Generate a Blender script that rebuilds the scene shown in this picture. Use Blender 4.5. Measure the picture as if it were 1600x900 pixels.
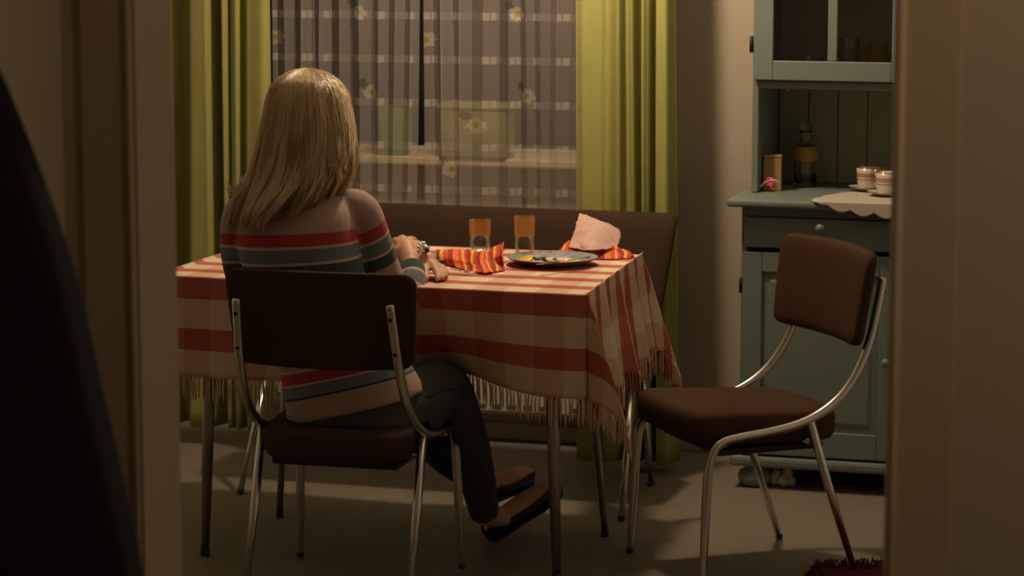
import bpy, bmesh, math, random
from mathutils import Vector, Matrix, noise
import numpy as np

for o in list(bpy.data.objects):
    bpy.data.objects.remove(o)
scene = bpy.context.scene
COL = scene.collection
random.seed(7)
PI = math.pi
sin, cos = math.sin, math.cos

# ------------------------------------------------------------------ camera
CAM_F, CAM_H, CAM_YAW = 4200.0, 1.757, math.radians(16.5)      # focal length in pixels of the 1600 px frame
CAM_TILT = math.atan(620 / 4200)
cd = bpy.data.cameras.new('camera')
cam = bpy.data.objects.new('camera', cd)
COL.objects.link(cam)
cam.location = (0, 0, CAM_H)
cam.rotation_euler = (PI / 2 - CAM_TILT, 0, CAM_YAW)
cd.sensor_width = 36
cd.lens = 36 * CAM_F / 1600
cd.clip_start = 0.05
cd.clip_end = 60
cd.dof.use_dof = True
cd.dof.focus_distance = 6.85
cd.dof.aperture_fstop = 8
scene.camera = cam

# ------------------------------------------------------------------ world, lamps, exposure
world = bpy.data.worlds.new('night')
scene.world = world
world.use_nodes = True
world.node_tree.nodes['Background'].inputs[0].default_value = (0.016, 0.014, 0.014, 1)
world.node_tree.nodes['Background'].inputs[1].default_value = 0.25


def lamp(name, loc, power, color, radius):
    l = bpy.data.lights.new(name, 'POINT')
    l.energy = power
    l.color = color
    l.shadow_soft_size = radius
    o = bpy.data.objects.new(name, l)
    o.location = loc
    COL.objects.link(o)
    return o


LAMP_X, LAMP_Y, LAMP_Z = -2.0, 7.24, 2.28
lamp('kitchen_bulb_light', (LAMP_X, LAMP_Y, LAMP_Z - 0.06), 55, (1.0, 0.78, 0.54), 0.07)
lamp('hall_fill_light', (0.15, 2.40, 2.2), 6.8, (1.0, 0.78, 0.52), 0.08)  # added fill for the hall walls and door frame, no fitting behind it
vs = scene.view_settings
vs.view_transform = 'Standard'
vs.look = 'None'
vs.gamma = 1
vs.use_curve_mapping = False
vs.exposure = 0.12
scene.cycles.transparent_max_bounces = 24

# ------------------------------------------------------------------ pixel helpers: where a photographed point stands in the room


def ray(u, v):
    ct, st = cos(CAM_TILT), sin(CAM_TILT)
    x, y = (u - 800) / CAM_F, -(v - 450) / CAM_F
    return Vector((x, ct + y * st, -st + y * ct))


def room(p):
    c, s = cos(CAM_YAW), sin(CAM_YAW)
    return Vector((p.x * c - p.y * s, p.x * s + p.y * c, p.z + CAM_H))


def Wz(u, v, z):
    r = ray(u, v)
    return room(r * ((z - CAM_H) / r.z))


def Wd(u, v, d):
    r = ray(u, v)
    return room(r * (d / r.y))


def Wy(u, v, Y):
    r = ray(u, v)
    return room(r * (Y / (sin(CAM_YAW) * r.x + cos(CAM_YAW) * r.y)))


# ------------------------------------------------------------------ mesh helpers


class MB:
    """collects shapes; build() links them as one mesh object"""

    def __init__(self):
        self.v, self.f, self.m, self.uv, self.sm = [], [], [], {}, []
        self.mi = 0

    def add(self, vs_, fs, smooth=True, uvs=None):
        b = len(self.v)
        self.v += [tuple(p) for p in vs_]
        for f in fs:
            self.f.append(tuple(i + b for i in f))
            self.m.append(self.mi)
            self.sm.append(smooth)
        if uvs is not None:
            for i, q in enumerate(uvs):
                self.uv[b + i] = q
        return self

    def box(self, a, b, smooth=False):
        x0, y0, z0 = a
        x1, y1, z1 = b
        v = [(x0, y0, z0), (x1, y0, z0), (x1, y1, z0), (x0, y1, z0), (x0, y0, z1), (x1, y0, z1), (x1, y1, z1), (x0, y1, z1)]
        return self.add(v, [(0, 3, 2, 1), (4, 5, 6, 7), (0, 1, 5, 4), (1, 2, 6, 5), (2, 3, 7, 6), (3, 0, 4, 7)], smooth)

    def loft(self, rings, cap=True, closed=True, smooth=True, uvs=None):
        n = len(rings[0])
        vs_ = [p for r in rings for p in r]
        fs = []
        for i in range(len(rings) - 1):
            for j in range(n if closed else n - 1):
                k = (j + 1) % n
                fs.append((i * n + j, i * n + k, (i + 1) * n + k, (i + 1) * n + j))
        if cap:
            fs.append(tuple(reversed(range(n))))
            fs.append(tuple((len(rings) - 1) * n + j for j in range(n)))
        return self.add(vs_, fs, smooth, uvs)

    def tube(self, pts, rad, n=10, cap=True, flat=None, round_ends=False):
        pts = [Vector(p) for p in pts]
        if not isinstance(rad, (list, tuple)):
            rad = [rad] * len(pts)
        rad = list(rad)
        if round_ends:
            d0 = (pts[0] - pts[1]).normalized()
            d1 = (pts[-1] - pts[-2]).normalized()
            r0, r1 = rad[0], rad[-1]
            pts = [pts[0] + d0 * r0, pts[0] + d0 * r0 * .8, pts[0] + d0 * r0 * .45] + pts + [pts[-1] + d1 * r1 * .45, pts[-1] + d1 * r1 * .8, pts[-1] + d1 * r1]
            rad = [r0 * .12, r0 * .6, r0 * .9] + rad + [r1 * .9, r1 * .6, r1 * .12]
        rings = []
        up = None
        for i, p in enumerate(pts):
            t = (pts[min(i + 1, len(pts) - 1)] - pts[max(i - 1, 0)]).normalized()
            if up is None:
                up = Vector((0, 0, 1)) if abs(t.z) < .9 else Vector((1, 0, 0))
            s = t.cross(up)
            if s.length < 1e-6:
                s = t.orthogonal()
            s.normalize()
            up = s.cross(t).normalized()
            a, b = (rad[i], rad[i]) if flat is None else (rad[i] * flat[0], rad[i] * flat[1])
            rings.append([p + s * (a * cos(2 * PI * j / n)) + up * (b * sin(2 * PI * j / n)) for j in range(n)])
        return self.loft(rings, cap)

    def lathe(self, prof, n=24, at=(0, 0, 0), cap=False):
        rings = [[(at[0] + r * cos(2 * PI * j / n), at[1] + r * sin(2 * PI * j / n), at[2] + z) for j in range(n)] for r, z in prof]
        return self.loft(rings, cap)

    def ball(self, c, r, n=12, m=8):
        r = r if isinstance(r, (tuple, list)) else (r, r, r)
        rings = []
        for i in range(m + 1):
            t = PI * (i + .02) / (m + .04)
            rings.append([(c[0] + r[0] * sin(t) * cos(2 * PI * j / n), c[1] + r[1] * sin(t) * sin(2 * PI * j / n), c[2] - r[2] * cos(t)) for j in range(n)])
        return self.loft(rings, True)

    def grid(self, P, uvf=None):
        """P[i][j] points"""
        n, m = len(P), len(P[0])
        fs = [(i * m + j, i * m + j + 1, (i + 1) * m + j + 1, (i + 1) * m + j) for i in range(n - 1) for j in range(m - 1)]
        uv = [uvf(i, j) for i in range(n) for j in range(m)] if uvf else None
        return self.add([p for r in P for p in r], fs, True, uv)

    def build(self, name, mat=None, parent=None, bevel=0, solid=0, sub=0, recalc=True, kind=None):
        me = bpy.data.meshes.new(name)
        me.from_pydata(self.v, [], self.f)
        me.polygons.foreach_set('use_smooth', self.sm)
        mats = mat if isinstance(mat, (list, tuple)) else [mat]
        for m in mats:
            if m:
                me.materials.append(m)
        me.polygons.foreach_set('material_index', self.m)
        if self.uv:
            l = me.uv_layers.new(name='UVMap')
            for lp in me.loops:
                l.data[lp.index].uv = self.uv.get(lp.vertex_index, (0, 0))
        if recalc:
            bm = bmesh.new()
            bm.from_mesh(me)
            bmesh.ops.recalc_face_normals(bm, faces=bm.faces)
            bm.to_mesh(me)
            bm.free()
        o = bpy.data.objects.new(name, me)
        COL.objects.link(o)
        if parent is not None:
            o.parent = parent
        if bevel:
            b = o.modifiers.new('bevel', 'BEVEL')
            b.width = bevel
            b.segments = 2
            b.limit_method = 'ANGLE'
            b.angle_limit = math.radians(40)
        if solid:
            s = o.modifiers.new('solid', 'SOLIDIFY')
            s.thickness = solid
            s.offset = 0
        if sub:
            s = o.modifiers.new('sub', 'SUBSURF')
            s.levels = sub
            s.render_levels = sub
        if kind:
            o['kind'] = kind
        return o


def spline(pts, k=8):
    """Catmull-Rom through points (Vectors)"""
    pts = [Vector(p) for p in pts]
    out = []
    for i in range(len(pts) - 1):
        p0, p1, p2, p3 = pts[max(i - 1, 0)], pts[i], pts[i + 1], pts[min(i + 2, len(pts) - 1)]
        for j in range(k):
            t = j / k
            out.append(0.5 * ((2 * p1) + (p2 - p0) * t + (2 * p0 - 5 * p1 + 4 * p2 - p3) * t * t + (3 * p1 - p0 - 3 * p2 + p3) * t ** 3))
    out.append(pts[-1])
    return out


def interp(x, xs, ys):
    return float(np.interp(x, xs, ys))


def smooth_interp(x, xs, ys):
    if x <= xs[0]:
        return ys[0]
    if x >= xs[-1]:
        return ys[-1]
    for i in range(len(xs) - 1):
        if x <= xs[i + 1]:
            t = (x - xs[i]) / (xs[i + 1] - xs[i])
            t = t * t * (3 - 2 * t)
            return ys[i] * (1 - t) + ys[i + 1] * t


def empty(name, loc, rz=0, label=None, cat=None, group=None, kind=None):
    o = bpy.data.objects.new(name, None)
    o.empty_display_size = .05
    COL.objects.link(o)
    o.location = loc
    o.rotation_euler = (0, 0, rz)
    return tag(o, label, cat, group, kind)


def tag(o, label=None, cat=None, group=None, kind=None):
    if label:
        o['label'] = label
    if cat:
        o['category'] = cat
    if group:
        o['group'] = group
    if kind:
        o['kind'] = kind
    return o


def copy_tree(o, parent=None):
    c = o.copy()
    COL.objects.link(c)
    c.parent = parent
    for ch in list(o.children):
        copy_tree(ch, c)
    return c


# ------------------------------------------------------------------ materials


class NT:
    def __init__(self, name):
        self.mat = bpy.data.materials.new(name)
        self.mat.use_nodes = True
        self.nt = self.mat.node_tree
        self.b = self.nt.nodes['Principled BSDF']
        self.out = self.nt.nodes['Material Output']

    def n(self, typ, **kw):
        nd = self.nt.nodes.new(typ)
        for k, v in kw.items():
            setattr(nd, k, v)
        return nd

    def link(self, a, b):
        self.nt.links.new(a, b)

    def math(self, op, a, b=None, clamp=False):
        nd = self.n('ShaderNodeMath', operation=op)
        nd.use_clamp = clamp
        for i, x in enumerate((a, b)):
            if x is None:
                continue
            if isinstance(x, (int, float)):
                nd.inputs[i].default_value = x
            else:
                self.link(x, nd.inputs[i])
        return nd.outputs[0]

    def mix(self, fac, a, b):
        nd = self.n('ShaderNodeMix', data_type='RGBA')
        for s, x in ((0, fac), (6, a), (7, b)):
            if isinstance(x, (int, float)):
                nd.inputs[s].default_value = x
            elif isinstance(x, tuple):
                nd.inputs[s].default_value = (*x, 1)
            else:
                self.link(x, nd.inputs[s])
        return nd.outputs[2]

    def coord(self, which='Object', scale=(1, 1, 1)):
        tc = self.n('ShaderNodeTexCoord')
        mp = self.n('ShaderNodeMapping')
        mp.inputs['Scale'].default_value = scale
        self.link(tc.outputs[which], mp.inputs[0])
        return mp.outputs[0]

    def noise(self, scale=10, detail=3, rough=.5, vec=None):
        nd = self.n('ShaderNodeTexNoise')
        nd.inputs['Scale'].default_value = scale
        nd.inputs['Detail'].default_value = detail
        nd.inputs['Roughness'].default_value = rough
        if vec is not None:
            self.link(vec, nd.inputs['Vector'])
        return nd.outputs['Fac']

    def bump(self, h, strength=.2, dist=.002):
        nd = self.n('ShaderNodeBump')
        nd.inputs['Strength'].default_value = strength
        nd.inputs['Distance'].default_value = dist
        self.link(h, nd.inputs['Height'])
        self.link(nd.outputs[0], self.b.inputs['Normal'])


def plain(name, col, rough=.6, metal=0, vary=.12, vscale=6, bump=0, bscale=200, spec=.5, coord='Object', sheen=0):
    t = NT(name)
    vec = t.coord(coord)
    nz = t.noise(vscale, 4, .55, vec)
    lo = tuple(c * (1 - vary) for c in col)
    hi = tuple(min(1, c * (1 + vary)) for c in col)
    t.link(t.mix(nz, lo, hi), t.b.inputs['Base Color'])
    t.b.inputs['Roughness'].default_value = rough
    t.b.inputs['Metallic'].default_value = metal
    t.b.inputs['Specular IOR Level'].default_value = spec
    if sheen:
        t.b.inputs['Sheen Weight'].default_value = sheen
    if bump:
        t.bump(t.noise(bscale, 2, .5, vec), bump)
    return t.mat


M = {}
M['wall_pale'] = plain('pale_wall_paint', (.72, .71, .70), .85, vary=.04, vscale=3, bump=.3, bscale=140, spec=.2)
M['wall'] = plain('wall_paint', (.45, .385, .29), .85, vary=.05, vscale=3, bump=.35, bscale=140, spec=.2)
M['hall'] = plain('hall_paint', (.46, .38, .29), .85, vary=.06, vscale=3, bump=.2, bscale=140, spec=.2)
M['ceil'] = plain('ceiling_paint', (.82, .82, .82), .9, vary=.03)
M['trim'] = plain('door_trim_paint', (.46, .365, .26), .55, vary=.06, vscale=4, spec=.3)
M['window_paint'] = plain('window_paint', (.62, .56, .42), .4, vary=.04)
M['sill'] = plain('sill_wood', (.72, .60, .38), .4, vary=.06)
M['radiator'] = plain('radiator_enamel', (.74, .68, .5), .35, vary=.03)
M['leather'] = plain('brown_leatherette', (.064, .034, .019), .75, vary=.12, vscale=9, bump=.15, bscale=500, spec=.06)
M['bench_leather'] = plain('bench_leatherette', (.056, .033, .020), .7, vary=.1, vscale=9, bump=.15, bscale=500, spec=.06)
M['chrome'] = plain('chrome', (.62, .58, .52), .22, 1, vary=.08, vscale=20)
M['steel_leg'] = plain('grey_steel', (.40, .35, .30), .3, 1, vary=.12, vscale=14)
M['rubber'] = plain('dark_rubber', (.02, .018, .016), .6)
M['blue_paint'] = plain('blue_green_paint', (.178, .212, .188), .45, vary=.07, vscale=5, spec=.4)
M['blue_dark'] = plain('blue_green_backboard', (.29, .30, .21), .55, vary=.08, vscale=5, spec=.3)
M['dark_iron'] = plain('dark_iron', (.03, .024, .018), .5, .6)
M['plank'] = plain('table_wood', (.3, .2, .1), .5)
M['coat'] = plain('dark_wool', (.011, .0065, .008), .95, vary=.3, vscale=30, spec=.1)
M['red_rug'] = plain('red_wool', (.11, .022, .018), .95, vary=.3, vscale=40, spec=.1)
M['cream_cloth'] = plain('cream_cloth', (.5, .42, .28), .9, vary=.15, vscale=30)
M['white_china'] = plain('white_china', (.62, .58, .50), .25, vary=.03)
M['gold'] = plain('gold_rim', (.75, .48, .16), .22, 1, vary=.05)
M['doily'] = plain('doily_linen', (.50, .435, .35), .9, vary=.06, vscale=40, bump=.5, bscale=400)
M['skin'] = plain('skin', (.60, .34, .21), .5, vary=.07, vscale=25, spec=.35)
M['nail'] = plain('nail', (.66, .36, .26), .3)
M['shoe'] = plain('black_shoe', (.008, .0085, .012), .5, vary=.2)
M['shoe_sole'] = plain('shoe_sole', (.012, .012, .016), .7)
M['eye'] = plain('eye_white', (.8, .8, .78), .2)
M['iris'] = plain('iris', (.1, .13, .16), .2)
M['lips'] = plain('lips', (.5, .2, .16), .4)
M['silver'] = plain('silver', (.8, .78, .72), .15, 1, vary=.2, vscale=90)
M['olive_tin'] = plain('olive_paint', (.27, .27, .07), .5)
M['green_tin'] = plain('green_paint', (.15, .24, .035), .5)
M['food'] = plain('leftover_cream', (.62, .50, .27), .7, vary=.3, vscale=60, bump=.5, bscale=80)
M['lemon'] = plain('orange_slice', (.80, .42, .05), .4, vary=.2, vscale=60)
M['herb'] = plain('green_leaf', (.07, .15, .04), .6, vary=.3, vscale=60)
M['pink'] = plain('pink_paper', (.60, .06, .16), .6)
M['amber_cloth'] = plain('amber_cap', (.34, .19, .03), .7, vary=.2, vscale=40)
M['tan_box'] = plain('tan_card', (.36, .22, .10), .7, vary=.3, vscale=45)
M['bulb'] = None


def m_floor():
    t = NT('grey_beige_linoleum')
    vec = t.coord('Object')
    a = t.noise(260, 2, .6, vec)
    b = t.noise(1.3, 4, .5, vec)
    c1 = t.mix(a, (.19, .16, .12), (.255, .215, .165))
    t.link(t.mix(t.math('MULTIPLY', b, .35), c1, (.18, .15, .11)), t.b.inputs['Base Color'])
    t.b.inputs['Roughness'].default_value = .5
    t.b.inputs['Specular IOR Level'].default_value = .35
    return t.mat


M['floor'] = m_floor()


def m_cloth(name, base, trans=.25, weave=900, vary=.06):
    """woven opaque cloth that lets a little light through"""
    t = NT(name)
    vec = t.coord('Object')
    nz = t.noise(12, 3, .5, vec)
    col = t.mix(nz, tuple(c * (1 - vary) for c in base), tuple(c * (1 + vary) for c in base))
    t.link(col, t.b.inputs['Base Color'])
    t.b.inputs['Roughness'].default_value = .9
    t.b.inputs['Specular IOR Level'].default_value = .1
    t.bump(t.noise(weave, 1, .5, vec), .15, .001)
    tr = t.n('ShaderNodeBsdfTranslucent')
    t.link(col, tr.inputs[0])
    mx = t.n('ShaderNodeMixShader')
    mx.inputs[0].default_value = trans
    t.link(t.b.outputs[0], mx.inputs[1])
    t.link(tr.outputs[0], mx.inputs[2])
    t.link(mx.outputs[0], t.out.inputs[0])
    return t.mat


M['lime'] = m_cloth('lime_curtain_cloth', (.44, .43, .14), .22)


def m_sheer():
    t = NT('sheer_voile')
    uv = t.n('ShaderNodeUVMap')
    sep = t.n('ShaderNodeSeparateXYZ')
    t.link(uv.outputs[0], sep.inputs[0])
    u, v = sep.outputs[0], sep.outputs[1]
    rowp = t.math('FRACT', t.math('DIVIDE', v, .136))
    row = t.math('LESS_THAN', rowp, .17)                       # denser horizontal band
    dash = t.math('FRACT', t.math('DIVIDE', u, .082))
    d1 = t.math('LESS_THAN', dash, .36)
    split = t.math('GREATER_THAN', t.math('ABSOLUTE', t.math('SUBTRACT', dash, .18)), .02)
    rd = t.math('MULTIPLY', row, t.math('MULTIPLY', d1, split))
    # scattered flower motifs
    mp = t.n('ShaderNodeMapping')
    mp.inputs['Scale'].default_value = (4.0, 4.0, 1)
    t.link(uv.outputs[0], mp.inputs[0])
    vo = t.n('ShaderNodeTexVoronoi', voronoi_dimensions='2D')
    vo.inputs['Scale'].default_value = 1
    vo.inputs['Randomness'].default_value = .65
    t.link(mp.outputs[0], vo.inputs['Vector'])
    dist = vo.outputs['Distance']
    fl = t.math('LESS_THAN', t.math('ADD', dist, t.math('MULTIPLY', t.noise(22, 2, .5, mp.outputs[0]), .12)), .155)
    heart = t.math('LESS_THAN', dist, .035)
    leaf = t.n('ShaderNodeMapping')
    leaf.inputs['Location'].default_value = (.11, -.12, 0)
    leaf.inputs['Scale'].default_value = (4.0, 4.0, 1)
    t.link(uv.outputs[0], leaf.inputs[0])
    vo2 = t.n('ShaderNodeTexVoronoi', voronoi_dimensions='2D')
    vo2.inputs['Scale'].default_value = 1
    vo2.inputs['Randomness'].default_value = .65
    t.link(leaf.outputs[0], vo2.inputs['Vector'])
    lf = t.math('LESS_THAN', t.math('ADD', vo2.outputs['Distance'], t.math('MULTIPLY', t.noise(30, 2, .5, mp.outputs[0]), .12)), .115)
    lf = t.math('MULTIPLY', lf, t.math('SUBTRACT', 1, fl))
    op = t.math('ADD', .38, t.math('MULTIPLY', row, .10))
    op = t.math('ADD', op, t.math('MULTIPLY', rd, .30))
    op = t.math('ADD', op, t.math('MULTIPLY', fl, .18))
    op = t.math('ADD', op, t.math('MULTIPLY', lf, .16), True)
    col = t.mix(fl, (.62, .56, .51), (.76, .71, .58))
    col = t.mix(heart, col, (.6, .45, .12))
    col = t.mix(lf, col, (.26, .23, .20))
    t.link(col, t.b.inputs['Base Color'])
    t.b.inputs['Roughness'].default_value = .9
    t.b.inputs['Specular IOR Level'].default_value = .05
    tr = t.n('ShaderNodeBsdfTranslucent')
    t.link(col, tr.inputs[0])
    m1 = t.n('ShaderNodeMixShader')
    m1.inputs[0].default_value = .35
    t.link(t.b.outputs[0], m1.inputs[1])
    t.link(tr.outputs[0], m1.inputs[2])
    tp = t.n('ShaderNodeBsdfTransparent')
    m2 = t.n('ShaderNodeMixShader')
    t.link(op, m2.inputs[0])
    t.link(tp.outputs[0], m2.inputs[1])
    t.link(m1.outputs[0], m2.inputs[2])
    t.link(m2.outputs[0], t.out.inputs[0])
    return t.mat


M['sheer'] = m_sheer()


def m_gingham():
    t = NT('red_cream_gingham')
    uv = t.n('ShaderNodeUVMap')
    sep = t.n('ShaderNodeSeparateXYZ')
    t.link(uv.outputs[0], sep.inputs[0])
    u, v = sep.outputs[0], sep.outputs[1]                      # metres along and across the cloth
    row = t.math('LESS_THAN', t.math('FRACT', t.math('DIVIDE', v, .135)), .42)
    colm = t.math('LESS_THAN', t.math('FRACT', t.math('DIVIDE', u, .156)), .5)
    vec = t.coord('UV', (1, 1, 1))
    nz = t.noise(60, 3, .6, vec)
    cream = t.mix(nz, (.68, .55, .38), (.77, .64, .46))
    c1 = t.mix(t.math('MULTIPLY', colm, .33), cream, (.48, .14, .10))
    red = t.mix(nz, (.46, .105, .075), (.55, .14, .10))
    red2 = t.mix(t.math('MULTIPLY', colm, .5), red, (.36, .06, .042))
    t.link(t.mix(t.math('MULTIPLY', row, .93), c1, red2), t.b.inputs['Base Color'])
    t.b.inputs['Roughness'].default_value = .9
    t.b.inputs['Specular IOR Level'].default_value = .1
    t.bump(t.noise(900, 1, .5, vec), .2, .001)
    return t.mat


M['gingham'] = m_gingham()


def m_glass(name, col=(1, 1, 1), rough=0.0):
    t = NT(name)
    t.b.inputs['Base Color'].default_value = (*col, 1)
    t.b.inputs['Transmission Weight'].default_value = 1
    t.b.inputs['Roughness'].default_value = rough
    t.b.inputs['IOR'].default_value = 1.45
    nz = t.noise(40, 2, .5, t.coord('Object'))
    t.bump(nz, .03, .001)
    return t.mat


M['glass'] = m_glass('clear_glass', (.96, .95, .92))
M['cut_glass'] = m_glass('cut_glass', (.9, .86, .78), .05)
M['water'] = m_glass('water', (.95, .96, .95))


def m_amber():
    t = NT('amber_band')
    t.b.inputs['Base Color'].default_value = (.64, .36, .14, 1)
    t.b.inputs['Roughness'].default_value = .35
    t.bump(t.noise(300, 2, .5, t.coord('Object')), .4, .001)
    tp = t.n('ShaderNodeBsdfTransparent')
    tp.inputs[0].default_value = (1, .74, .45, 1)
    tl = t.n('ShaderNodeBsdfTranslucent')
    tl.inputs[0].default_value = (.72, .42, .17, 1)
    m1 = t.n('ShaderNodeMixShader')
    m1.inputs[0].default_value = .6
    t.link(t.b.outputs[0], m1.inputs[1])
    t.link(tl.outputs[0], m1.inputs[2])
    m2 = t.n('ShaderNodeMixShader')
    m2.inputs[0].default_value = .55
    t.link(tp.outputs[0], m2.inputs[1])
    t.link(m1.outputs[0], m2.inputs[2])
    t.link(m2.outputs[0], t.out.inputs[0])
    return t.mat


M['amber'] = m_amber()


def m_pane(name, tint=(1, 1, 1), ior=1.45, refl=1.0):
    t = NT(name)
    gl = t.n('ShaderNodeBsdfGlossy')
    gl.inputs['Roughness'].default_value = .02
    gl.inputs[0].default_value = (1, 1, 1, 1)
    tp = t.n('ShaderNodeBsdfTransparent')
    tp.inputs[0].default_value = (*tint, 1)
    fr = t.n('ShaderNodeFresnel')
    fr.inputs[0].default_value = ior
    fac = t.math('MULTIPLY', fr.outputs[0], refl)
    mx = t.n('ShaderNodeMixShader')
    t.link(fac, mx.inputs[0])
    t.link(tp.outputs[0], mx.inputs[1])
    t.link(gl.outputs[0], mx.inputs[2])
    t.link(mx.outputs[0], t.out.inputs[0])
    return t.mat


M['pane'] = m_pane('window_glass')
M['thin_glass'] = m_pane('tumbler_glass', (.95, .93, .89), 1.5, .45)
M['thin_water'] = m_pane('still_water', (.93, .93, .90), 1.33, .6)


def m_bulb():
    t = NT('lit_bulb')
    t.b.inputs['Emission Color'].default_value = (1, .72, .42, 1)
    t.b.inputs['Emission Strength'].default_value = 12
    return t.mat


M['bulb'] = m_bulb()


def stripes_ramp(t, fac, stops, interp_mode='CONSTANT'):
    r = t.n('ShaderNodeValToRGB')
    r.color_ramp.interpolation = interp_mode
    el = r.color_ramp.elements
    while len(el) > 1:
        el.remove(el[-1])
    el[0].position = stops[0][0]
    el[0].color = (*stops[0][1], 1)
    for p, c in stops[1:]:
        e = el.new(p)
        e.color = (*c, 1)
    t.link(fac, r.inputs[0])
    return r.outputs[0]


def m_sweater():
    t = NT('striped_knit')
    at = t.n('ShaderNodeAttribute')
    at.attribute_name = 'stripe'
    pink, red, cream, blue, dark, green = (.40, .275, .225), (.40, .055, .060), (.55, .42, .29), (.165, .19, .20), (.02, .022, .022), (.055, .075, .065)
    s = lambda z: (z - .40) / .60
    stops = [(0, pink), (s(.523), dark), (s(.527), blue), (s(.553), cream), (s(.558), red), (s(.584), cream), (s(.590), pink),
             (s(.66), blue), (s(.70), cream), (s(.71), red), (s(.75), pink), (s(.80), green), (s(.838), cream), (s(.845), blue), (s(.877), cream), (s(.884), red), (s(.914), pink)]
    f = t.math('DIVIDE', t.math('SUBTRACT', at.outputs['Fac'], .40), .60)
    col = stripes_ramp(t, f, stops)
    t.link(col, t.b.inputs['Base Color'])
    t.b.inputs['Roughness'].default_value = .95
    t.b.inputs['Specular IOR Level'].default_value = .1
    t.b.inputs['Sheen Weight'].default_value = .15
    vec = t.coord('Object', (1, 1, 2.2))
    t.bump(t.noise(330, 2, .5, vec), .35, .002)
    return t.mat


M['sweater'] = m_sweater()
M['jeans'] = plain('dark_denim', (.066, .062, .057), .85, vary=.25, vscale=25, bump=.2, bscale=700, spec=.2)


def m_hair():
    t = NT('blonde_hair')
    at = t.n('ShaderNodeAttribute')
    at.attribute_name = 'tone'
    g = t.n('ShaderNodeNewGeometry')
    f = t.math('ADD', t.math('MULTIPLY', at.outputs['Fac'], .75), t.math('MULTIPLY', g.outputs['Random Per Island'], .3), True)
    col = stripes_ramp(t, f, [(0, (.15, .09, .042)), (.3, (.42, .30, .15)), (.65, (.72, .55, .31)), (1, (.90, .76, .52))], 'LINEAR')
    t.link(col, t.b.inputs['Base Color'])
    t.b.inputs['Roughness'].default_value = .38
    t.b.inputs['Specular IOR Level'].default_value = .45
    return t.mat


M['hair'] = m_hair()


def m_stripe_napkin(name, back=None):
    t = NT(name)
    uv = t.n('ShaderNodeUVMap')
    sep = t.n('ShaderNodeSeparateXYZ')
    t.link(uv.outputs[0], sep.inputs[0])
    red, orange, yellow, wine = (.62, .05, .02), (.78, .16, .02), (.82, .40, .03), (.30, .012, .01)
    f = t.math('FRACT', t.math('MULTIPLY', sep.outputs[0], 2.6))
    col = stripes_ramp(t, f, [(0, wine), (.16, yellow), (.27, red), (.42, wine), (.55, orange), (.72, red), (.84, yellow), (.92, red)])
    t.link(col, t.b.inputs['Base Color'])
    t.b.inputs['Roughness'].default_value = .75
    return t.mat


M['napkin'] = m_stripe_napkin('striped_paper')
M['napkin_back'] = plain('pale_pink_paper', (.56, .35, .29), .8, vary=.3, vscale=38, bump=.6, bscale=55)  # mottled colour paints in the shade of the paper's creases


def m_plate_rim():
    t = NT('glazed_rim')
    vec = t.coord('Object')
    nz = t.noise(26, 2, .5, vec)
    col = stripes_ramp(t, nz, [(0, (.12, .16, .09)), (.40, (.36, .32, .36)), (.5, (.30, .27, .36)), (.56, (.16, .34, .10)), (.63, (.38, .34, .38)), (.8, (.34, .14, .2))], 'LINEAR')
    t.link(col, t.b.inputs['Base Color'])
    t.b.inputs['Roughness'].default_value = .25
    return t.mat


M['plate_rim'] = m_plate_rim()
M['plate_under'] = plain('brown_glaze', (.15, .085, .05), .35)


def m_cup():
    t = NT('banded_china')
    tc = t.n('ShaderNodeTexCoord')
    sep = t.n('ShaderNodeSeparateXYZ')
    t.link(tc.outputs['Object'], sep.inputs[0])
    w = (.60, .56, .48)
    col = stripes_ramp(t, t.math('DIVIDE', sep.outputs[2], .07), [(0, w), (.40, (.45, .20, .12)), (.46, w), (.52, (.40, .24, .2)), (.72, w), (.78, (.62, .38, .16)), (.82, w)])
    t.link(col, t.b.inputs['Base Color'])
    t.b.inputs['Roughness'].default_value = .22
    return t.mat


M['cup'] = m_cup()

# ------------------------------------------------------------------ room shell
WALL_Y = 8.2           # kitchen back wall
DOOR_Y0, DOOR_Y1 = 3.1, 3.197
OPEN_L, OPEN_R, OPEN_H = -1.411, -0.454, 2.03
CEIL = 2.62
ROOM_L, ROOM_R = -4.3, 0.15


def struct(name, mb, mat, **kw):
    o = mb.build(name, mat, **kw)
    o['kind'] = 'structure'
    return o


struct('floor', MB().box((-4.5, -0.6, -.06), (1.2, 8.5, 0)), M['floor'])
struct('ceiling', MB().box((-4.5, -0.6, CEIL), (1.2, 8.5, CEIL + .06)), M['ceil'])
WIN_L, WIN_R, WIN_B, WIN_T = -3.55, -1.95, .915, 2.15
wb = MB()
wb.box((ROOM_L - .15, WALL_Y, 0), (WIN_L, WALL_Y + .22, CEIL)).box((WIN_R, WALL_Y, 0), (1.2, WALL_Y + .22, CEIL))
wb.box((WIN_L, WALL_Y, 0), (WIN_R, WALL_Y + .22, WIN_B)).box((WIN_L, WALL_Y, WIN_T), (WIN_R, WALL_Y + .22, CEIL))
struct('wall_back', wb, M['wall'])
struct('wall_left', MB().box((ROOM_L - .15, DOOR_Y1, 0), (ROOM_L, WALL_Y, CEIL)), M['wall_pale'])
struct('wall_right', MB().box((ROOM_R, DOOR_Y1, 0), (ROOM_R + .15, WALL_Y, CEIL)), M['wall_pale'])
wf = MB()
wf.box((-4.45, DOOR_Y0, 0), (OPEN_L, DOOR_Y1, CEIL)).box((OPEN_R, DOOR_Y0, 0), (1.2, DOOR_Y1, CEIL)).box((OPEN_L, DOOR_Y0, OPEN_H), (OPEN_R, DOOR_Y1, CEIL))
struct('wall_front', wf, M['hall'])
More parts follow.
